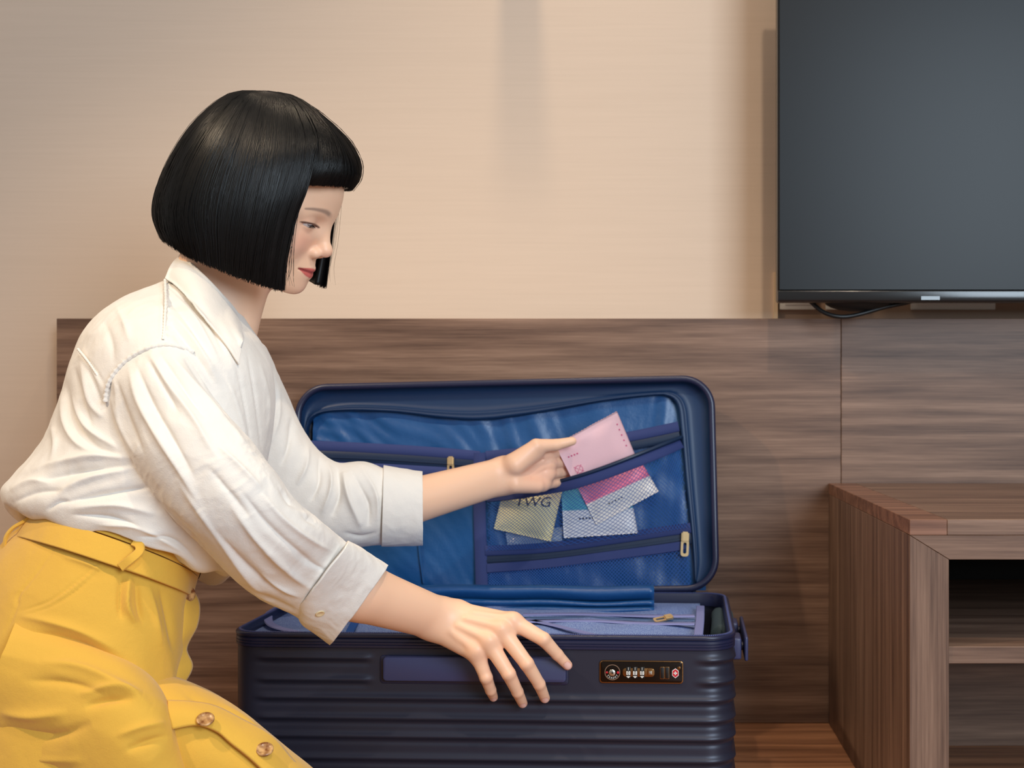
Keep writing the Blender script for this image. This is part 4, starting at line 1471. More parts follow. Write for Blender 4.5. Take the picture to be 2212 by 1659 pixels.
# torso and legs under the clothes (coarse)
def torso_sdf(P):
    g = lambda a, b, Y: np.array(at(a, b, Y))
    d = sd_cone(P, g(418, 770, 1.53), g(330, 900, 1.51), 0.070, 0.090)
    d = smin(d, sd_cone(P, g(350, 815, 1.42), g(470, 800, 1.635), 0.040, 0.040), 0.05)
    d = smin(d, sd_cone(P, g(330, 900, 1.50), g(240, 1130, 1.47), 0.090, 0.080), 0.05)
    d = smin(d, sd_cone(P, g(215, 1290, 1.440), g(215, 1290, 1.475), 0.056, 0.056), 0.04)
    for Y in (1.385, 1.415):
        k = g(600, 1760, Y); h = g(160, 1470, Y)
        d = smin(d, sd_cone(P, h, k, 0.046, 0.034), 0.04)
        d = smin(d, sd_cone(P, k, g(-60, 1795, Y), 0.036, 0.030), 0.03)
    return d


pieces = []
V, Q = sdf_mesh(head_sdf, HC - np.array([0.125, 0.095, 0.215]), HC + np.array([0.145, 0.095, 0.135]), 0.00125)
V = laplace(V, Q, 1, 0.4)
pieces.append((V, Q, head_cols(V)))
ra = np.array([R_EL, RH_W]); allr = np.array([p for v in RJ.values() for p in v])
lo = np.minimum(allr.min(0), np.array(at(720, 1300, 1.42))) - 0.045; hi = np.maximum(allr.max(0), np.array(at(720, 1200, 1.60))) + 0.03
V, Q = sdf_mesh(rarm_sdf, lo, np.array([hi[0], 1.62, hi[2]]), 0.0014)
V = laplace(V, Q, 1, 0.4)
pieces.append((V, Q, hand_cols(V, RJ, True, True)))
alll = np.array([p for v in LJ.values() for p in v])
lo = np.minimum(alll.min(0), np.array(at(820, 1130, 1.70))) - 0.035; hi = np.maximum(alll.max(0), np.array(at(820, 960, 1.76))) + 0.03
V, Q = sdf_mesh(larm_sdf, lo, hi, 0.0014)
V = laplace(V, Q, 1, 0.4)
pieces.append((V, Q, hand_cols(V, LJ, False, False)))


def body_low(P):
    d = torso_sdf(P)
    d = smin(d, smin(sd_cone(P, R_SH, R_EL, 0.034, 0.028), sd_cone(P, R_EL, np.array(at(780, 1278, 1.445)), 0.028, 0.022), 0.02), 0.03)
    d = smin(d, smin(sd_cone(P, L_SH, L_EL, 0.032, 0.028), sd_cone(P, L_EL, np.array(at(880, 1086, 1.735)), 0.028, 0.024), 0.02), 0.03)
    d = smin(d, sd_cone(P, np.array(at(470, 660, 1.53)), np.array(at(418, 770, 1.53)), 0.040, 0.060), 0.02)
    return d


V, Q = sdf_mesh(body_low, (-0.90, 1.30, 0.003), (-0.22, 1.82, 0.67), 0.006)
pieces.append((V, Q, np.tile(SKIN, (len(V), 1))))
off = 0; VV, QQ, CC, offs = [], [], [], []
for v_, q_, c_ in pieces:
    VV.append(v_); QQ.append(q_ + off); CC.append(c_); offs.append(off); off += len(v_)
# sew the open ends of neck and forearms to the body so that it is one skin
low = VV[-1]
tris = []
for v_, q_, o_ in list(zip(VV, QQ, offs))[:-1]:
    e = np.concatenate([q_[:, [i, (i + 1) % 4]] for i in range(4)])
    key = np.sort(e, 1)
    u, first, cnt_ = np.unique(key, axis=0, return_index=True, return_counts=True)
    be = e[first[cnt_ == 1]]
    for a, b in be[::1]:
        m = int(np.argmin(((low - v_[a - o_]) ** 2).sum(1))) + offs[-1]
        tris.append((b, a, m))
VV = np.concatenate(VV); QQ = np.concatenate(QQ); CC = np.concatenate(CC)
ORG = np.array([-0.62, 1.53, 0.0])
person = link('person', np_mesh('person', VV - ORG, QQ, CC, tris), M_skin)
person.location = ORG
tag(person, 'woman with black bob in white shirt and yellow skirt kneeling beside the suitcase', 'person')


def plink(name, V, Q, mat, parent=None, cols=None):
    """mesh from room-space arrays, hung under the woman"""
    return link(name, np_mesh(name, np.asarray(V) - ORG, np.asarray(Q), cols), mat, parent or person)


# eyes
M_eye = new_mat('eye', (1, 1, 1, 1), 0.12, 0.0, 0.5)
nt = NT(M_eye)
vc = nt.n('ShaderNodeVertexColor', layer_name='tint'); nt.l(vc.outputs['Color'], nt.b.inputs['Base Color'])
M_lash = new_mat('lash_black', srgb(22, 16, 15), 0.6)
for s in (-1, 1):
    th = np.linspace(0, math.pi, 25); ph = np.linspace(0, 2 * math.pi, 48, endpoint=False)
    gaze = np.array([math.cos(math.radians(28)), 0.06, -math.sin(math.radians(28))]); gaze /= np.linalg.norm(gaze)
    e1 = np.cross(gaze, (0, 1, 0)); e1 /= np.linalg.norm(e1); e2 = np.cross(gaze, e1)
    D = np.array([[gaze * math.cos(t) + math.sin(t) * (e1 * math.cos(p) + e2 * math.sin(p)) for p in ph] for t in th]).reshape(-1, 3)
    T = np.repeat(th, len(ph))
    col = np.where((T < 0.18)[:, None], np.array(srgb(12, 9, 8)[:3]), np.where((T < 0.46)[:, None], np.array(srgb(62, 40, 30)[:3]), np.array(srgb(196, 184, 180)[:3])))
    c = EYE_C * np.array([1, s, 1])
    W = head_world(c + D * 0.0134)
    nv = len(ph)
    Qe = [(i * nv + j, i * nv + (j + 1) % nv, (i + 1) * nv + (j + 1) % nv, (i + 1) * nv + j) for i in range(len(th) - 1) for j in range(nv)]
    plink('eye', W, np.array(Qe), M_eye, None, col)
    # lashes: a fringe along the upper lid edge
    V, Fq = [], []
    for u in np.linspace(-0.84, 0.55, 9):
        y = 0.0318 + 0.0135 * u
        z = -0.0028 + 0.0019 * math.sqrt(max(0, 1 - u * u)) + math.tan(math.radians(2.5)) * (y - 0.0318)
        base = np.array([0, y, z]) - EYE_C * np.array([0, 1, 1])
        r_ = 0.0143
        x = math.sqrt(max(1e-6, 1 - (base[1] / 0.0150) ** 2 - (base[2] / 0.0135) ** 2)) * 0.0142
        p0 = EYE_C + np.array([x, base[1], base[2]])
        L = 0.0042 + 0.0012 * u
        p1 = p0 + np.array([0.75, 0.35 * u + 0.1, -0.55]) * L * 0.6
        p2 = p1 + np.array([0.8, 0.45 * u + 0.1, -0.25]) * L * 0.5
        q0, q1, q2 = [head_world(q * np.array([1, s, 1])) for q in (p0 - np.array([0.001, 0, 0]), p1, p2)]
        tv_, tf_ = tube_mesh([q0, q1, q2], [0.00042, 0.00028, 0.00006], 4)
        b = len(V); V += [np.array(q) for q in tv_]; Fq += [tuple(i + b for i in f) for f in tf_ if len(f) == 4]
    la = plink('eyelashes', V, np.array(Fq), M_lash); la['kind'] = 'stuff'

# ---- hair: blunt bob with a straight fringe
M_hair = new_mat('black_hair', srgb(9, 9, 10), 0.35, 0.0, 0.24)
Kp = (572, 196, 1.53)


H_MID = HR[:, 1]          # normal of the head's plane of symmetry (the head leans a little to one side)


def mid_pt(px, py):
    """point of the symmetry plane under a photo pixel"""
    return np.array(ray_plane(px, py, Vector(HC), Vector(H_MID)))


def guides(rows):
    return np.array([[mid_pt(q[0], q[1]) if q[2] == 1.53 else np.array(at(*q)) for q in r] for r in rows])


def mirror(P):
    return P - 2 * ((P - HC) @ H_MID)[..., None] * H_MID


side = guides([
    [Kp, (642, 222, 1.486), (684, 300, 1.456), (668, 395, 1.446), (641, 470, 1.449), (620, 560, 1.456), (615, 624, 1.463)],
    [Kp, (614, 216, 1.476), (634, 305, 1.443), (615, 400, 1.431), (592, 480, 1.431), (577, 560, 1.438), (570, 614, 1.446)],
    [Kp, (576, 214, 1.474), (562, 310, 1.437), (541, 400, 1.425), (525, 480, 1.425), (515, 548, 1.432), (512, 596, 1.441)],
    [Kp, (538, 212, 1.478), (492, 300, 1.448), (456, 390, 1.440), (441, 460, 1.440), (446, 522, 1.446), (452, 572, 1.453)],
    [Kp, (508, 209, 1.492), (442, 285, 1.472), (396, 370, 1.468), (374, 448, 1.470), (380, 508, 1.474), (396, 549, 1.480)],
    [Kp, (498, 202, 1.530), (428, 256, 1.530), (376, 330, 1.530), (343, 405, 1.530), (334, 462, 1.530), (350, 512, 1.530)],
])
mir = mirror(side[:-1][::-1])
mir[-1, 2:4, 0] -= 0.014; mir[-1, 4, 0] -= 0.006; mir[-2, 2:4, 0] -= 0.007
side = np.concatenate([side, mir])
fr = guides([
    [Kp, (642, 218, 1.490), (678, 286, 1.459), (675, 345, 1.449), (664, 380, 1.448), (648, 399, 1.450)],
    [Kp, (642, 213, 1.506), (705, 275, 1.483), (728, 330, 1.470), (722, 372, 1.466), (704, 400, 1.469)],
    [Kp, (640, 210, 1.530), (702, 262, 1.530), (744, 318, 1.530), (763, 366, 1.530), (754, 403, 1.530)],
])
mir = mirror(fr[:-1][::-1])
fr = np.concatenate([fr, mir])


def dense(G, nt_, ns):
    """grid nt_ x ns over the guides, smooth both ways"""
    a = catmull(G.reshape(len(G), -1), nt_).reshape(nt_, G.shape[1], 3)
    return np.stack([catmull(r, ns) for r in a])


AX0, AX1 = mid_pt(555, 330), mid_pt(520, 620)


def inward(P):
    """unit vectors from the hair towards the axis of the head"""
    ab = AX1 - AX0
    t = np.clip(((P - AX0) @ ab) / (ab @ ab), 0, 1)
    v = AX0 + t[..., None] * ab - P
    return v / (np.linalg.norm(v, axis=-1, keepdims=True) + 1e-9)


gs = dense(side, 240, 60); gf = dense(fr, 120, 50)
# cap under the strands
for nm_, g, ins in (('hair', gs, 0.0045), ('fringe_base', gf, 0.0045)):
    P = g + inward(g) * ins * np.linspace(0.2, 1, g.shape[1])[None, :, None]
    Pin = g + inward(g) * 0.016 * np.linspace(0.2, 1, g.shape[1])[None, :, None]
    n0, n1 = P.shape[:2]
    V = np.concatenate([P.reshape(-1, 3), Pin.reshape(-1, 3)])
    i, j = np.meshgrid(np.arange(n0 - 1), np.arange(n1 - 1), indexing='ij')
    a = (i * n1 + j).ravel()
    Qa = np.stack([a, a + n1, a + n1 + 1, a + 1], 1)
    Qb = Qa[:, ::-1] + n0 * n1
    e = np.arange(n0 - 1) * n1 + n1 - 1
    Qc = np.stack([e, e + n1, e + n1 + n0 * n1, e + n0 * n1], 1)
    j2 = np.arange(n1 - 1)
    Qd = np.stack([j2, j2 + 1, j2 + 1 + n0 * n1, j2 + n0 * n1], 1)
    j3 = j2 + (n0 - 1) * n1
    Qe = np.stack([j3 + 1, j3, j3 + n0 * n1, j3 + 1 + n0 * n1], 1)
    if nm_ == 'hair':
        hair = plink('hair', V, np.concatenate([Qa, Qb, Qc, Qd, Qe]), M_hair)
        hair['label'] = 'glossy black chin-length bob'
    else:
        plink('fringe_base', V, np.concatenate([Qa, Qb, Qc, Qd, Qe]), M_hair, hair)


def strands(g, n, npt, depth, seed, wave, fly=0.012):
    r = np.random.default_rng(seed)
    n0, n1 = g.shape[:2]
    t = r.random(n) * (n0 - 1)
    s0 = np.where(r.random(n) < 0.45, r.random(n) * 0.10, r.random(n) * 0.55)
    s1 = 1.0 + r.normal(0, 0.016, n) - (r.random(n) < 0.12) * r.random(n) * 0.08
    # clumps: strands lean towards the middle of their lock
    lock = np.round(t / (n0 - 1) * 70) / 70 * (n0 - 1)
    u = np.linspace(0, 1, npt)
    s = s0[:, None] + (np.clip(s1, 0, 1.04) - s0)[:, None] * u[None]
    tt = t[:, None] + (lock - t)[:, None] * (0.35 * u[None] ** 2) + (r.normal(0, 1.2, n)[:, None] * u[None])
    tt = np.clip(tt, 0, n0 - 1.001); ss = np.clip(s, 0, 1) * (n1 - 1.001)
    i, j = tt.astype(int), ss.astype(int)
    a, b = (tt - i)[..., None], (ss - j)[..., None]
    P = (g[i, j] * (1 - a) * (1 - b) + g[i + 1, j] * a * (1 - b) + g[i, j + 1] * (1 - a) * b + g[i + 1, j + 1] * a * b)
    over = np.clip(s - 1, 0, None)[..., None]
    last = g[np.clip(i, 0, n0 - 1), -1] - g[np.clip(i, 0, n0 - 1), -4]
    P = P + last * over * 14
    dp = r.random(n) ** 1.6 * depth
    dp = np.where(r.random(n) < fly, -r.random(n) * 0.003, dp)
    prof = np.clip(u[None] * 3.0, 0.25, 1)
    P = P + inward(P) * (dp[:, None] * prof)[..., None]
    w = r.normal(0, wave, (n, 3))
    P = P + w[:, None, :] * np.sin(u * (2 + 2 * r.random(n)[:, None]) + r.random(n)[:, None] * 6)[..., None] * u[None, :, None]
    return P


def strand_mesh(P, rad):
    n, m = P.shape[:2]
    T = np.gradient(P, axis=1); T /= np.linalg.norm(T, axis=2, keepdims=True) + 1e-9
    out = -inward(P)
    B = np.cross(T, out); B /= np.linalg.norm(B, axis=2, keepdims=True) + 1e-9
    N = np.cross(B, T)
    tp_ = np.minimum(1, np.linspace(2.2, 0.5, m))[None, :, None] * rad
    V = np.stack([P - B * tp_, P + N * tp_ * 1.0, P + B * tp_], 2)       # n m 3 3
    a = (np.arange(n)[:, None] * m + np.arange(m - 1)[None]).ravel() * 3
    Q = np.concatenate([np.stack([a + k, a + k + 1, a + k + 4, a + k + 3], 1) for k in (0, 1)])
    return V.reshape(-1, 3), Q


V, Q = strand_mesh(strands(gs, 9000, 16, 0.006, 3, 0.0007), 0.00042)
o = plink('hair_strands', V, Q, M_hair, hair); o['kind'] = 'stuff'
V, Q = strand_mesh(strands(gf, 3200, 12, 0.005, 5, 0.0004, 0.01), 0.00042)
o = plink('fringe_strands', V, Q, M_hair, hair); o['kind'] = 'stuff'
# loose hairs beside the face
r = np.random.default_rng(11)
L = []
for k in range(15):
    x = r.normal(0, 3)
    s = 1 if k < 11 else -1
    q = [(652 + x, 400, 1.449), (640 + x * 1.3, 455, 1.447), (628 + x * 1.6 + r.normal(0, 3), 520, 1.449), (622 + x * 2 + r.normal(0, 5), 580, 1.455), (624 + x * 2.2 + r.normal(0, 6), 612 + r.normal(0, 8), 1.46)]
    c = catmull([tuple(at(*p)) for p in q], 14)
    if s < 0: c = mirror(c)
    L.append(c)
V, Q = strand_mesh(np.array(L), 0.00022)
o = plink('loose_strands', V, Q, M_hair, hair); o['kind'] = 'stuff'

# ================================================================== clothes
def cloth_mat(name, color, weave=900.0, rough=0.85, spec=0.2, sheen=0.2, streak=0.06):
    m = new_mat(name, srgb(*color), rough, 0.0, spec, Sheen_Weight=sheen)
    nt = NT(m)
    v = nt.coords()
    n1 = nt.n('ShaderNodeTexNoise', Scale=38.0, Detail=4.0, Roughness=0.55); nt.l(v, n1.inputs['Vector'])
    n2 = nt.n('ShaderNodeTexNoise', Scale=weave, Detail=2.0); nt.l(v, n2.inputs['Vector'])
    ad = nt.n('ShaderNodeMath', operation='MULTIPLY_ADD'); ad.inputs[1].default_value = 0.22
    nt.l(n2.outputs['Fac'], ad.inputs[0]); nt.l(n1.outputs['Fac'], ad.inputs[2])
    nt.bump(ad.outputs[0], 0.32, 0.004)
    return m


M_shirt = cloth_mat('white_linen', (234, 228, 220))
M_skirt = cloth_mat('mustard_cotton', (222, 174, 70), 1100.0)
nt = NT(M_skirt)


def wrinkle(V, Q, amp, sc, seed, axis=None):
    N = normals(V, Q)
    d = vnoise(V, sc, seed) * 0.65 + vnoise(V, sc * 2.3, seed + 1) * 0.35
    return V + N * (d * amp)[:, None]


def crumple(V, Q, amp, sc, seed, along, stretch=0.35):
    """sharp little creases running mostly along one direction"""
    N = normals(V, Q)
    a = np.asarray(along, float); a /= np.linalg.norm(a)
    P = V - (V @ a)[:, None] * a * (1 - stretch)
    P = P + 0.012 * np.stack([vnoise(V, 22, seed + k) for k in (5, 6, 7)], 1)
    r1 = 1 - np.abs(vnoise(P, sc, seed)) * 2.2; r2 = 1 - np.abs(vnoise(P, sc * 1.9, seed + 1)) * 2.2
    msk = 0.5 + 0.5 * vnoise(V, 14, seed + 3)
    return V + N * ((np.clip(r1, -0.4, 1) * 0.65 + np.clip(r2, -0.4, 1) * 0.35) * amp * msk)[:, None]


def px_rows(rows):
    return [(np.array(at(r[0][0], r[0][1], r[2])), np.array(at(r[1][0], r[1][1], r[2])), r[3], r[4] if len(r) > 4 else 0.0) for r in rows]


# ---- shirt body: rings from the neck down to the waist, (front edge, back edge, depth, half-width)
rows = px_rows([
    ((532, 690), (398, 588), 1.530, 0.060),
    ((546, 716), (345, 612), 1.525, 0.090),
    ((566, 748), (255, 648), 1.522, 0.142),
    ((586, 795), (192, 702), 1.518, 0.168),
    ((594, 860), (152, 778), 1.508, 0.168),
    ((585, 950), (122, 885), 1.495, 0.157),
    ((565, 1040), (88, 958), 1.485, 0.154),
    ((545, 1120), (32, 1022), 1.475, 0.148),
    ((528, 1185), (2, 1058), 1.470, 0.146),
    ((508, 1232), (10, 1096), 1.466, 0.140, 0.006),
    ((486, 1250), (44, 1120), 1.464, 0.134, 0.010),
    ((440, 1232), (84, 1106), 1.462, 0.122, 0.014),
])
V, Q = ring_grid(rows, 340, 360, 2.15)
V = wrinkle(V, Q, 0.0022, 16, 3)
V = crumple(V, Q, 0.0020, 24, 9, (-0.35, 0, 1))
V = crumple(V, Q, 0.0008, 60, 19, (0.6, 0, 0.6))
S_ = [
    ([(172, 757), (200, 792), (231, 840)], 3.5, -1.6), ([(168, 762), (195, 797), (226, 846)], 4, 1.2),
    ([(174, 775), (195, 865), (224, 905)], 9, 4), ([(186, 775), (210, 850), (232, 890)], 6, -3), ([(160, 790), (176, 860), (200, 930)], 7, -3.5),
    ([(137, 815), (159, 902), (203, 963), (271, 988)], 12, -5), ([(152, 855), (188, 923), (260, 972)], 10, 4.5), ([(132, 840), (140, 910), (170, 960), (230, 985)], 9, 4),
    ([(62, 1020), (145, 997), (217, 985), (290, 990)], 13, 6), ([(83, 1040), (163, 1020), (285, 1005)], 9, -5), ([(120, 1070), (188, 1036), (290, 1010)], 11, 5),
    ([(140, 1085), (231, 1066), (325, 1052)], 9, -5.5), ([(150, 1098), (253, 1092), (340, 1112)], 12, 4), ([(155, 1112), (240, 1118), (330, 1150)], 8, -4),
    ([(215, 1135), (300, 1140), (400, 1195)], 10, 4), ([(300, 1160), (370, 1165), (430, 1215)], 8, -4), ([(30, 1085), (80, 1062), (140, 1060)], 10, -4), ([(20, 1060), (70, 1040), (110, 1042)], 10, 4),
    ([(100, 1105), (125, 1085), (150, 1082)], 7, -3.5), ([(110, 1000), (120, 960), (112, 920)], 9, 3),
    ([(356, 606), (357, 650), (355, 732)], 3.5, -1.8), ([(349, 606), (350, 650), (348, 732)], 4, 1.2),
    ([(362, 625), (420, 690), (478, 790)], 8, 3.5), ([(362, 645), (412, 705), (455, 780)], 6, -3), ([(362, 668), (430, 750), (478, 835)], 8, 3.5), ([(362, 690), (420, 765), (462, 830)], 6, -3),
    ([(362, 705), (410, 770), (450, 830)], 6, 2.5), ([(410, 640), (455, 700), (490, 770)], 7, -2.5), ([(250, 660), (270, 700), (280, 740)], 10, 2), ([(225, 690), (240, 740), (245, 790)], 10, -2),
    ([(534, 760), (552, 860), (566, 980)], 4, -2), ([(510, 785), (530, 880), (545, 980)], 4, -2), ([(485, 800), (512, 880), (535, 960)], 8, 3), ([(560, 780), (578, 860), (580, 940)], 7, 2.5),
]
for k in range(9): S_.append(([(358, 612 + 13.5 * k), (370, 618 + 13.5 * k)], 4, 1.6))
V = creases(V, Q, S_)
hem = np.repeat(np.clip((np.arange(340) - 260) / 62.0, 0, 1) ** 1.5, 360); tha = np.tile(np.linspace(0, 2 * np.pi, 360, endpoint=False), 340)
V[:, 2] += hem * (0.006 * np.sin(tha * 5 + 0.6) + 0.004 * np.sin(tha * 11 + 2.0))
shV, shQ = V, Q
shirt = plink('shirt', V, Q, M_shirt)
shirt['label'] = 'loose white linen button-up shirt'

# ---- right sleeve
rows = px_rows([
    ((394, 694), (214, 800), 1.440, 0.084),
    ((418, 752), (230, 858), 1.402, 0.084),
    ((450, 836), (262, 945), 1.370, 0.075),
    ((490, 900), (292, 1005), 1.346, 0.070),
    ((545, 958), (332, 1062), 1.336, 0.067),
    ((594, 1022), (390, 1133), 1.331, 0.065),
    ((634, 1080), (446, 1190), 1.336, 0.063),
    ((682, 1122), (500, 1243), 1.352, 0.060),
    ((722, 1152), (556, 1288), 1.378, 0.057),
    ((764, 1182), (634, 1330), 1.412, 0.053),
    ((800, 1203), (676, 1359), 1.434, 0.050),
    ((834, 1225), (715, 1386), 1.452, 0.048),
])
V, Q = ring_grid(rows, 360, 260, 2.2)
V = wrinkle(V, Q, 0.0020, 18, 5)
V = crumple(V, Q, 0.0022, 26, 7, (0.7, 0.1, -0.7))
V = crumple(V, Q, 0.0008, 64, 27, (0.6, 0, 0.6))
S_ = [
    ([(325, 768), (362, 829), (416, 902), (470, 992)], 11, 4.5), ([(318, 775), (347, 822), (385, 890)], 7, -4), ([(278, 790), (300, 865), (347, 949), (398, 1028), (440, 1100)], 13, 5),
    ([(292, 785), (325, 865), (376, 956), (420, 1035)], 9, -4.5), ([(365, 762), (416, 829), (481, 902), (542, 974)], 11, 4.5), ([(345, 765), (395, 835), (445, 905)], 7, -3.5),
    ([(395, 770), (450, 845), (505, 930)], 7, -3), ([(250, 820), (275, 900), (310, 980)], 8, -3.5), ([(238, 850), (262, 920), (295, 990)], 8, 3),
    ([(385, 1040), (459, 1140), (521, 1226), (573, 1296)], 13, 6), ([(433, 1100), (488, 1175), (551, 1241), (624, 1289)], 11, -6), ([(496, 1085), (551, 1160), (624, 1234), (672, 1272)], 12, 5),
    ([(520, 1060), (575, 1130), (640, 1190), (690, 1225)], 10, -4.5), ([(560, 1060), (610, 1120), (670, 1165), (715, 1190)], 10, 4), ([(600, 1050), (640, 1100), (690, 1140)], 8, -4), ([(628, 1085), (645, 1105), (668, 1118)], 9, 5),
    ([(345, 1085), (420, 1165), (500, 1250)], 9, -3.5), ([(450, 1010), (500, 1070), (540, 1120)], 9, -3.5), ([(470, 960), (520, 1010), (570, 1060)], 9, 3.5), ([(520, 1262), (570, 1290), (640, 1318)], 8, -4),
    ([(652, 1306), (700, 1245), (748, 1178)], 4, -2.5), ([(643, 1300), (690, 1240), (738, 1172)], 5, 1.5), ([(560, 1240), (600, 1268), (648, 1290)], 7, 3.5), ([(640, 1200), (680, 1222), (705, 1232)], 6, -3),
]
V = creases(V, Q, S_)
slV, slQ = V, Q
sl = plink('sleeve', V, Q, M_shirt, shirt)


both = Surf(np.concatenate([shV, slV]), np.concatenate([shQ, slQ + len(shV)]))
for nm, pts, r_ in (('armhole_seam', [(229, 868), (236, 830), (258, 795), (296, 765), (345, 748), (392, 752), (432, 772)], 0.0026),
                    ('yoke_seam', [(170, 755), (198, 790), (229, 838)], 0.0015), ('shoulder_seam', [(357, 606), (358, 650), (356, 700), (352, 744)], 0.0016)):
    C = catmull(pts, 48)
    C = np.array([both(x, y, 0.0010)[0] for x, y in C])
    C = catmull(C[::4], 60)
    v_, f_ = tube_mesh([tuple(p) for p in C], [r_ * (1 + 0.25 * math.sin(k * 2.1)) for k in range(60)], 8)
    plink(nm, np.array([tuple(p) for p in v_]), np.array([f for f in f_ if len(f) == 4]), M_shirt, shirt)


def cuff(rows, seed, name='cuff'):
    V, Q = ring_grid(px_rows(rows), 70, 220, 2.2)
    V = wrinkle(V, Q, 0.0013, 34, seed)
    V = crumple(V, Q, 0.0009, 70, seed + 4, (0.7, 0.1, -0.6))
    o = plink(name, V, Q, M_shirt, shirt)
    m = o.modifiers.new('solidify', 'SOLIDIFY'); m.thickness = 0.0026; m.offset = 1
    return V, Q


cV, cQ = cuff([((750, 1173), (646, 1310), 1.398, 0.0545), ((778, 1187), (655, 1343), 1.418, 0.0530), ((806, 1205), (684, 1366), 1.438, 0.0515), ((836, 1225), (716, 1389), 1.454, 0.050)], 21)

# ---- left sleeve
rows = px_rows([
    ((520, 752), (418, 815), 1.615, 0.052),
    ((566, 742), (440, 826), 1.655, 0.064),
    ((598, 800), (455, 880), 1.680, 0.070),
    ((626, 868), (480, 980), 1.692, 0.070),
    ((658, 935), (520, 1080), 1.700, 0.068),
    ((694, 980), (580, 1158), 1.706, 0.066),
    ((732, 1001), (658, 1186), 1.710, 0.062),
    ((786, 998), (735, 1188), 1.716, 0.058),
    ((828, 1011), (802, 1177), 1.724, 0.052),
    ((870, 1018), (864, 1174), 1.732, 0.049),
    ((909, 1022), (910, 1172), 1.738, 0.047),
])
V, Q = ring_grid(rows, 300, 220, 2.2)
V = wrinkle(V, Q, 0.0020, 18, 15)
V = crumple(V, Q, 0.0022, 26, 17, (0.3, 0.1, -1))
V = crumple(V, Q, 0.0008, 64, 37, (0.6, 0, 0.6))
S_ = [
    ([(740, 1016), (751, 1071), (781, 1141)], 10, 6), ([(730, 1008), (733, 1071), (716, 1119)], 9, -6), ([(708, 1000), (715, 1050), (695, 1110)], 9, 5), ([(763, 1022), (795, 1086), (796, 1140)], 8, -5),
    ([(690, 985), (690, 1040), (670, 1085)], 8, -4.5), ([(665, 960), (660, 1010), (640, 1050)], 9, 4), ([(780, 1010), (812, 1070), (815, 1130)], 8, 4), ([(630, 900), (625, 960), (605, 1010)], 9, -4),
    ([(600, 830), (600, 900), (585, 960)], 10, 3.5), ([(832, 1020), (828, 1100), (824, 1172)], 4, -2.2), ([(740, 1150), (780, 1160), (815, 1150)], 7, -3),
]
V = creases(V, Q, S_)
sl2 = plink('sleeve', V, Q, M_shirt, shirt)
cuff([((828, 1009), (824, 1176), 1.724, 0.0530), ((858, 1014), (853, 1176), 1.730, 0.0520), ((884, 1018), (882, 1175), 1.735, 0.0505), ((912, 1022), (913, 1174), 1.740, 0.0495)], 31)

# ---- collar: stand and turned-down leaf, lying on the shirt
def collar_far(bk, fr_, b, Y, n):
    """far half of the loop, from the nape round to the left front"""
    A, B = np.array(at(fr_[0], fr_[1], Y)), np.array(at(bk[0], bk[1], Y))
    c, h = (A + B) / 2, (A - B) / 2
    th = np.linspace(np.pi, 2 * np.pi - 0.12, n)
    ax = np.array([0, 0, EYE]) - c; ax = ax / abs(ax[1])
    return c + h * np.cos(th)[:, None] + ax * (b * np.sin(th))[:, None]


ss = Surf(shV, shQ)
nh = 60
th = np.linspace(0.08, np.pi, nh)
top_px = catmull([(533, 714), (529, 702), (508, 670), (482, 640), (452, 608), (424, 580), (402, 560), (391, 553)], nh)
top = np.array([at(x, y, 1.53 - 0.060 * math.sin(t)) for (x, y), t in zip(top_px, th)])
low_px = catmull([(516, 787), (510, 778), (490, 748), (462, 712), (432, 676), (404, 642), (378, 616), (358, 602)], nh)
low = np.array([ss(x, y, 0.0045)[0] for x, y in low_px])
low[:, 1] = np.convolve(np.pad(low[:, 1], 6, 'edge'), np.ones(13) / 13, 'valid')
low = np.array([at(x, y, min(Y, 1.525)) for (x, y), Y in zip(low_px, low[:, 1])])
stand = np.array([at(x + 8, y + 34, 1.53 - 0.050 * math.sin(t)) for (x, y), t in zip(top_px, th)])
rowsn = [stand, top]
for k in (0.10, 0.35, 0.65, 0.90, 1.0):
    p = top * (1 - k) + low * k
    rowsn.append(p + np.array([0, -1.0, 0.25]) * 0.006 * math.sin(math.pi * min(1, k * 1.02)))
for R in rowsn[3:]:
    for q in range(nh - 4):
        px_ = proj(R[q:q + 1])[0]
        ys = ss(px_[0], px_[1])[0][1] - 0.0055
        if R[q, 1] > ys and ys > 1.30: R[q] = at(px_[0], px_[1], ys)
    R[:, 1] = np.convolve(np.pad(R[:, 1], 3, 'edge'), np.ones(7) / 7, 'valid')
far = [collar_far((400, 590), (534, 720), 0.050, 1.53, nh), collar_far((391, 553), (538, 698), 0.060, 1.53, nh)]
t0, l0 = far[1], collar_far((358, 602), (545, 742), 0.100, 1.528, nh)
for k in (0.10, 0.35, 0.65, 0.90, 1.0): far.append(t0 * (1 - k) + l0 * k)
RW = np.array([np.concatenate([a_, b_[1:]]) for a_, b_ in zip(rowsn, far)])
n = RW.shape[1]
Cc = catmull(RW.reshape(len(RW), -1), 44).reshape(44, n, 3)
i, j = np.meshgrid(np.arange(43), np.arange(n - 1), indexing='ij')
a = (i * n + j).ravel()
Vc, Qc_ = Cc.reshape(-1, 3), np.stack([a, a + 1, a + n + 1, a + n], 1)
Vc = wrinkle(Vc, Qc_, 0.0007, 30, 4)
co = plink('collar', Vc, Qc_, M_shirt, shirt)
m = co.modifiers.new('solidify', 'SOLIDIFY'); m.thickness = 0.0024; m.offset = 0

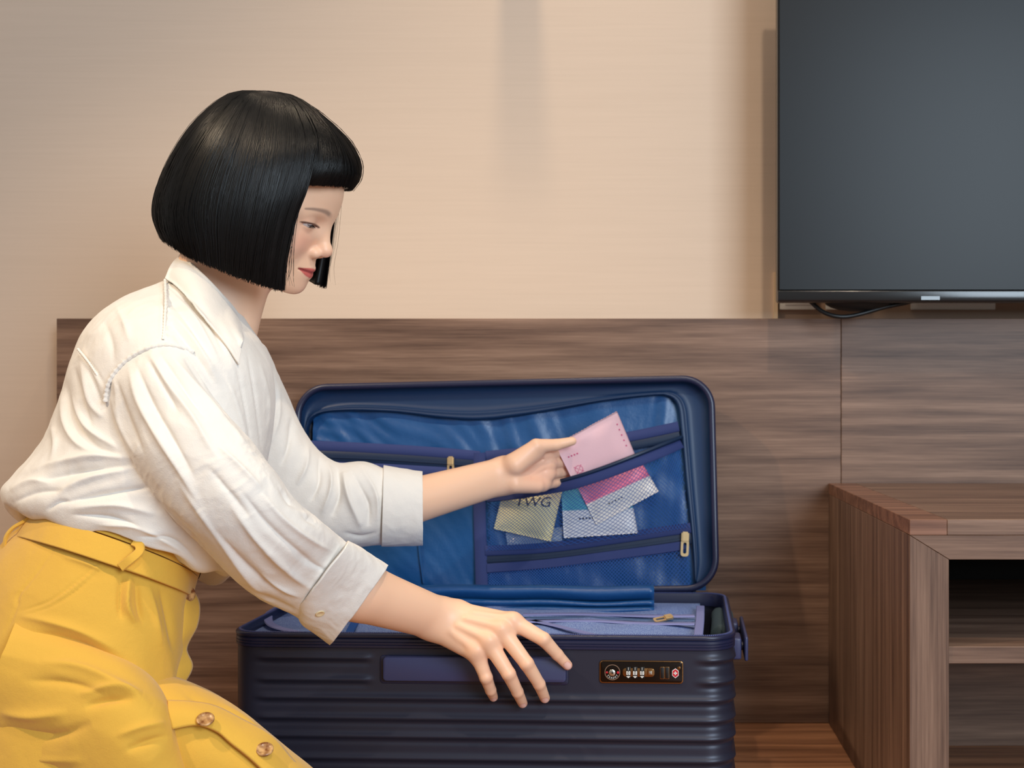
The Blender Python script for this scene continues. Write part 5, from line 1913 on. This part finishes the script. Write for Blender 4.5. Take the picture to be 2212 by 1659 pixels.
# ---- skirt
rows = px_rows([
    ((424, 1224), (86, 1096), 1.464, 0.120),
    ((418, 1258), (62, 1130), 1.460, 0.126),
    ((408, 1305), (14, 1168), 1.456, 0.136),
    ((402, 1380), (-46, 1255), 1.450, 0.147),
    ((392, 1470), (-88, 1380), 1.442, 0.157),
    ((380, 1570), (-118, 1520), 1.432, 0.163),
    ((362, 1690), (-138, 1700), 1.424, 0.166),
    ((356, 1842), (-146, 1842), 1.420, 0.166),
])
V, Q = ring_grid(rows, 330, 380, 2.2)
V = wrinkle(V, Q, 0.0030, 11, 33)
V = crumple(V, Q, 0.0014, 20, 35, (1, 0, -0.4))
S_ = [
    ([(228, 1204), (154, 1267), (103, 1300), (40, 1322)], 3.5, -1.6), ([(238, 1212), (164, 1276), (112, 1309), (50, 1331)], 3.5, -1.2), ([(232, 1208), (159, 1271), (107, 1304)], 4, 1.5),
    ([(128, 1171), (73, 1245), (40, 1285), (35, 1314), (5, 1385)], 3.5, -1.6), ([(281, 1240), (275, 1307), (292, 1348)], 9, 7), ([(293, 1245), (300, 1310), (310, 1350)], 9, -5), ([(262, 1235), (258, 1300), (262, 1340)], 8, -4),
    ([(66, 1366), (147, 1380), (206, 1402), (294, 1450)], 15, -7), ([(40, 1330), (110, 1345), (180, 1368), (260, 1410)], 13, 4), ([(320, 1260), (335, 1330), (350, 1400)], 11, 4), ([(345, 1270), (365, 1340), (375, 1410)], 9, -4),
    ([(160, 1190), (220, 1205), (265, 1225)], 7, -3.5), ([(130, 1200), (190, 1220), (225, 1235)], 8, 3),
]
V = creases(V, Q, S_)
skirt = plink('skirt', V, Q, M_skirt)
skirt['label'] = 'mustard yellow button-front cotton skirt'


def fill_ends(V, Q, nu, nv):
    return V, Q


# lap over both folded legs
rows = px_rows([
    ((180, 1372), (60, 1640), 1.415, 0.118),
    ((300, 1428), (170, 1730), 1.410, 0.122),
    ((402, 1468), (270, 1810), 1.405, 0.124),
    ((500, 1524), (380, 1846), 1.402, 0.122),
    ((598, 1598), (480, 1852), 1.402, 0.117),
    ((684, 1668), (584, 1856), 1.405, 0.108),
    ((738, 1745), (664, 1855), 1.410, 0.084),
    ((752, 1812), (720, 1850), 1.415, 0.020),
])
V, Q = ring_grid(rows, 280, 300, 2.25)
V = wrinkle(V, Q, 0.0030, 12, 41)
V = crumple(V, Q, 0.0016, 20, 45, (1, 0, -0.6))
S_ = [([(470, 1515), (540, 1565), (610, 1625)], 12, 4), ([(400, 1500), (470, 1540), (560, 1590)], 10, -3)]
V = creases(V, Q, S_)
lapV, lapQ = V, Q
lap = plink('skirt_lap', V, Q, M_skirt, skirt)
# near thigh panel, folded over the lap
rows = px_rows([
    ((40, 1330), (-70, 1600), 1.365, 0.088),
    ((180, 1374), (50, 1690), 1.350, 0.092),
    ((286, 1432), (150, 1770), 1.338, 0.094),
    ((352, 1500), (240, 1830), 1.332, 0.090),
    ((382, 1575), (316, 1866), 1.330, 0.080),
    ((412, 1660), (384, 1880), 1.328, 0.062),
    ((440, 1760), (430, 1884), 1.328, 0.022),
])
V, Q = ring_grid(rows, 280, 300, 2.25)
V = wrinkle(V, Q, 0.0035, 12, 51)
V = crumple(V, Q, 0.0022, 20, 52, (1, 0, -0.4))
S_ = [([(0, 1575), (60, 1590), (130, 1588), (200, 1560)], 18, -6), ([(0, 1540), (70, 1548), (150, 1540)], 16, 5), ([(180, 1528), (230, 1512), (290, 1508)], 12, -6), ([(170, 1500), (240, 1485), (310, 1500)], 12, 5),
      ([(270, 1622), (320, 1600), (365, 1590)], 11, -5), ([(250, 1590), (310, 1570), (360, 1562)], 11, 4), ([(80, 1430), (170, 1440), (260, 1480), (330, 1530)], 16, 5), ([(60, 1470), (150, 1475), (230, 1500)], 13, -4), ([(10, 1650), (80, 1640), (180, 1645)], 14, 4)]
V = creases(V, Q, S_)
th_ = plink('skirt_thigh_panel', V, Q, M_skirt, skirt)

# waistband in two tiers, with loops
V, Q = ring_grid(px_rows([((428, 1222), (80, 1092), 1.464, 0.1245, 0.012), ((425, 1236), (72, 1108), 1.463, 0.1255, 0.012), ((421, 1248), (64, 1122), 1.461, 0.1275, 0.012)]), 26, 300, 2.2)
wb = plink('waistband', wrinkle(V, Q, 0.0014, 22, 61), Q, M_skirt, skirt)
m = wb.modifiers.new('solidify', 'SOLIDIFY'); m.thickness = 0.0030; m.offset = 1
V, Q = ring_grid(px_rows([((421, 1250), (62, 1126), 1.461, 0.1290, 0.012), ((416, 1268), (48, 1144), 1.459, 0.1330, 0.010), ((411, 1290), (34, 1164), 1.457, 0.1385, 0.006)]), 26, 300, 2.2)
wb2 = plink('belt_band', wrinkle(V, Q, 0.0014, 22, 65), Q, M_skirt, skirt)
m = wb2.modifiers.new('solidify', 'SOLIDIFY'); m.thickness = 0.0030; m.offset = 1
bs = Surf(V, Q)


def pstrip(name, pts, width, mat, parent, nrm, thick=0.0016, n=40):
    """strap through room-space points, hung under the woman"""
    o = flat_strip(name, pts, width, mat, parent, nrm, thick, n)
    o.data.transform(Matrix.Translation(-Vector(ORG)))
    return o


pstrip('belt_loop', [bs(288, 1172, 0.004)[0], bs(298, 1182, 0.009)[0], bs(297, 1198, 0.013)[0], bs(280, 1216, 0.012)[0], bs(260, 1230, 0.006)[0]], 0.010, M_skirt, skirt, (0.2, -1, 0.3), 0.0018)
pstrip('belt_loop', [np.array(at(*q)) for q in ((78, 1098, 1.40), (60, 1122, 1.40), (30, 1140, 1.40), (14, 1160, 1.40), (10, 1186, 1.40))], 0.0045, M_skirt, skirt, (-0.6, -1, 0.3), 0.0016)
# front fly edge standing away from the body
outer = [(432, 1228, 1.446), (412, 1260, 1.428), (429, 1303, 1.420), (425, 1350, 1.410), (402, 1400, 1.398), (414, 1442, 1.392), (384, 1490, 1.372), (350, 1514, 1.350)]
inner = [(400, 1240, 1.405), (388, 1264, 1.398), (396, 1312, 1.392), (390, 1362, 1.384), (374, 1412, 1.374), (368, 1452, 1.366), (350, 1486, 1.352), (340, 1506, 1.342)]
A = catmull([tuple(at(*q)) for q in outer], 60); B = catmull([tuple(at(*q)) for q in inner], 60)
nw = 12
G = np.array([[A[i] * (1 - k / nw) + B[i] * (k / nw) + np.array([0, -0.006, 0]) * math.sin(math.pi * k / nw) for k in range(nw + 1)] for i in range(60)])
i, j = np.meshgrid(np.arange(59), np.arange(nw), indexing='ij')
a = (i * (nw + 1) + j).ravel()
fly = plink('fly_edge', G.reshape(-1, 3), np.stack([a, a + 1, a + nw + 2, a + nw + 1], 1), M_skirt, skirt)
m = fly.modifiers.new('solidify', 'SOLIDIFY'); m.thickness = 0.0035; m.offset = 0

# buttoned placket lying on the lap
surf = Surf(lapV, lapQ)
up_e = [(362, 1520), (410, 1524), (460, 1533), (520, 1562), (580, 1596), (640, 1640), (700, 1700)]
lo_e = [(376, 1578), (425, 1574), (466, 1588), (498, 1613), (540, 1645), (590, 1690), (640, 1745)]
U = catmull([tuple(surf(a, b, 0.004)[0]) for a, b in up_e], 70); Lw = catmull([tuple(surf(a, b, 0.0085)[0]) for a, b in lo_e], 70)
nw = 14
G = np.array([[U[i] * (1 - k / nw) + Lw[i] * (k / nw) + np.array([0, -0.004, 0.003]) * math.sin(math.pi * k / nw) for k in range(nw + 1)] for i in range(70)])
i, j = np.meshgrid(np.arange(69), np.arange(nw), indexing='ij')
a = (i * (nw + 1) + j).ravel()
pl = plink('placket', G.reshape(-1, 3), np.stack([a, a + 1, a + nw + 2, a + nw + 1], 1), M_skirt, skirt)
m = pl.modifiers.new('solidify', 'SOLIDIFY'); m.thickness = 0.004; m.offset = 0

M_btn = new_mat('brown_horn_button', srgb(168, 112, 66), 0.25, 0.0, 0.5)
nt = NT(M_btn)
nn = nt.n('ShaderNodeTexNoise', Scale=160.0, Detail=3.0); nt.l(nt.coords(), nn.inputs['Vector'])
nt.l(nt.ramp(nn.outputs['Fac'], [(0.35, srgb(120, 70, 38)), (0.65, srgb(214, 168, 112))]), nt.b.inputs['Base Color'])


def button(name, c, nrm, r, mat, parent):
    nrm = Vector(nrm).normalized()
    q = Vector((0, 0, 1)).rotation_difference(nrm).to_matrix().to_4x4()
    prof = [(0.0, 0.0), (0.8, 0.0), (1.0, 0.14), (1.0, 0.26), (0.86, 0.36), (0.7, 0.27), (0.0, 0.22)]
    V, Fq = [], []
    for (a, b) in prof:
        for k in range(24): V.append((a * r * math.cos(2 * math.pi * k / 24), a * r * math.sin(2 * math.pi * k / 24), b * r))
    for i in range(len(prof) - 1):
        for k in range(24): Fq.append((i * 24 + k, i * 24 + (k + 1) % 24, (i + 1) * 24 + (k + 1) % 24, (i + 1) * 24 + k))
    V = np.array([q @ Vector(v) + Vector(c) for v in V])
    return plink(name, V, np.array(Fq), mat, parent)


def on_placket(px, py):
    P = proj(G.reshape(-1, 3)); k = int(np.argmin((P[:, 0] - px) ** 2 + (P[:, 1] - py) ** 2))
    return G.reshape(-1, 3)[k]


bn = (0.15, -0.55, 0.82)
button('button', on_placket(444, 1560) + np.array(bn) * 0.0045, bn, 0.0092, M_btn, skirt)
button('button', on_placket(570, 1625) + np.array(bn) * 0.0045, bn, 0.0092, M_btn, skirt)
button('button', np.array(at(408, 1284, 1.404)), (0.9, -0.5, 0.1), 0.0080, M_btn, skirt)
M_cbtn = new_mat('cream_button', srgb(236, 214, 170), 0.35)
P_ = proj(cV); N_ = normals(cV, cQ)
k = np.where(((P_[:, 0] - 694) ** 2 + (P_[:, 1] - 1328) ** 2) < 64)[0]; k = k[np.argmin(cV[k, 1])]
button('cuff_button', cV[k] + N_[k] * 0.002, N_[k], 0.0052, M_cbtn, shirt)
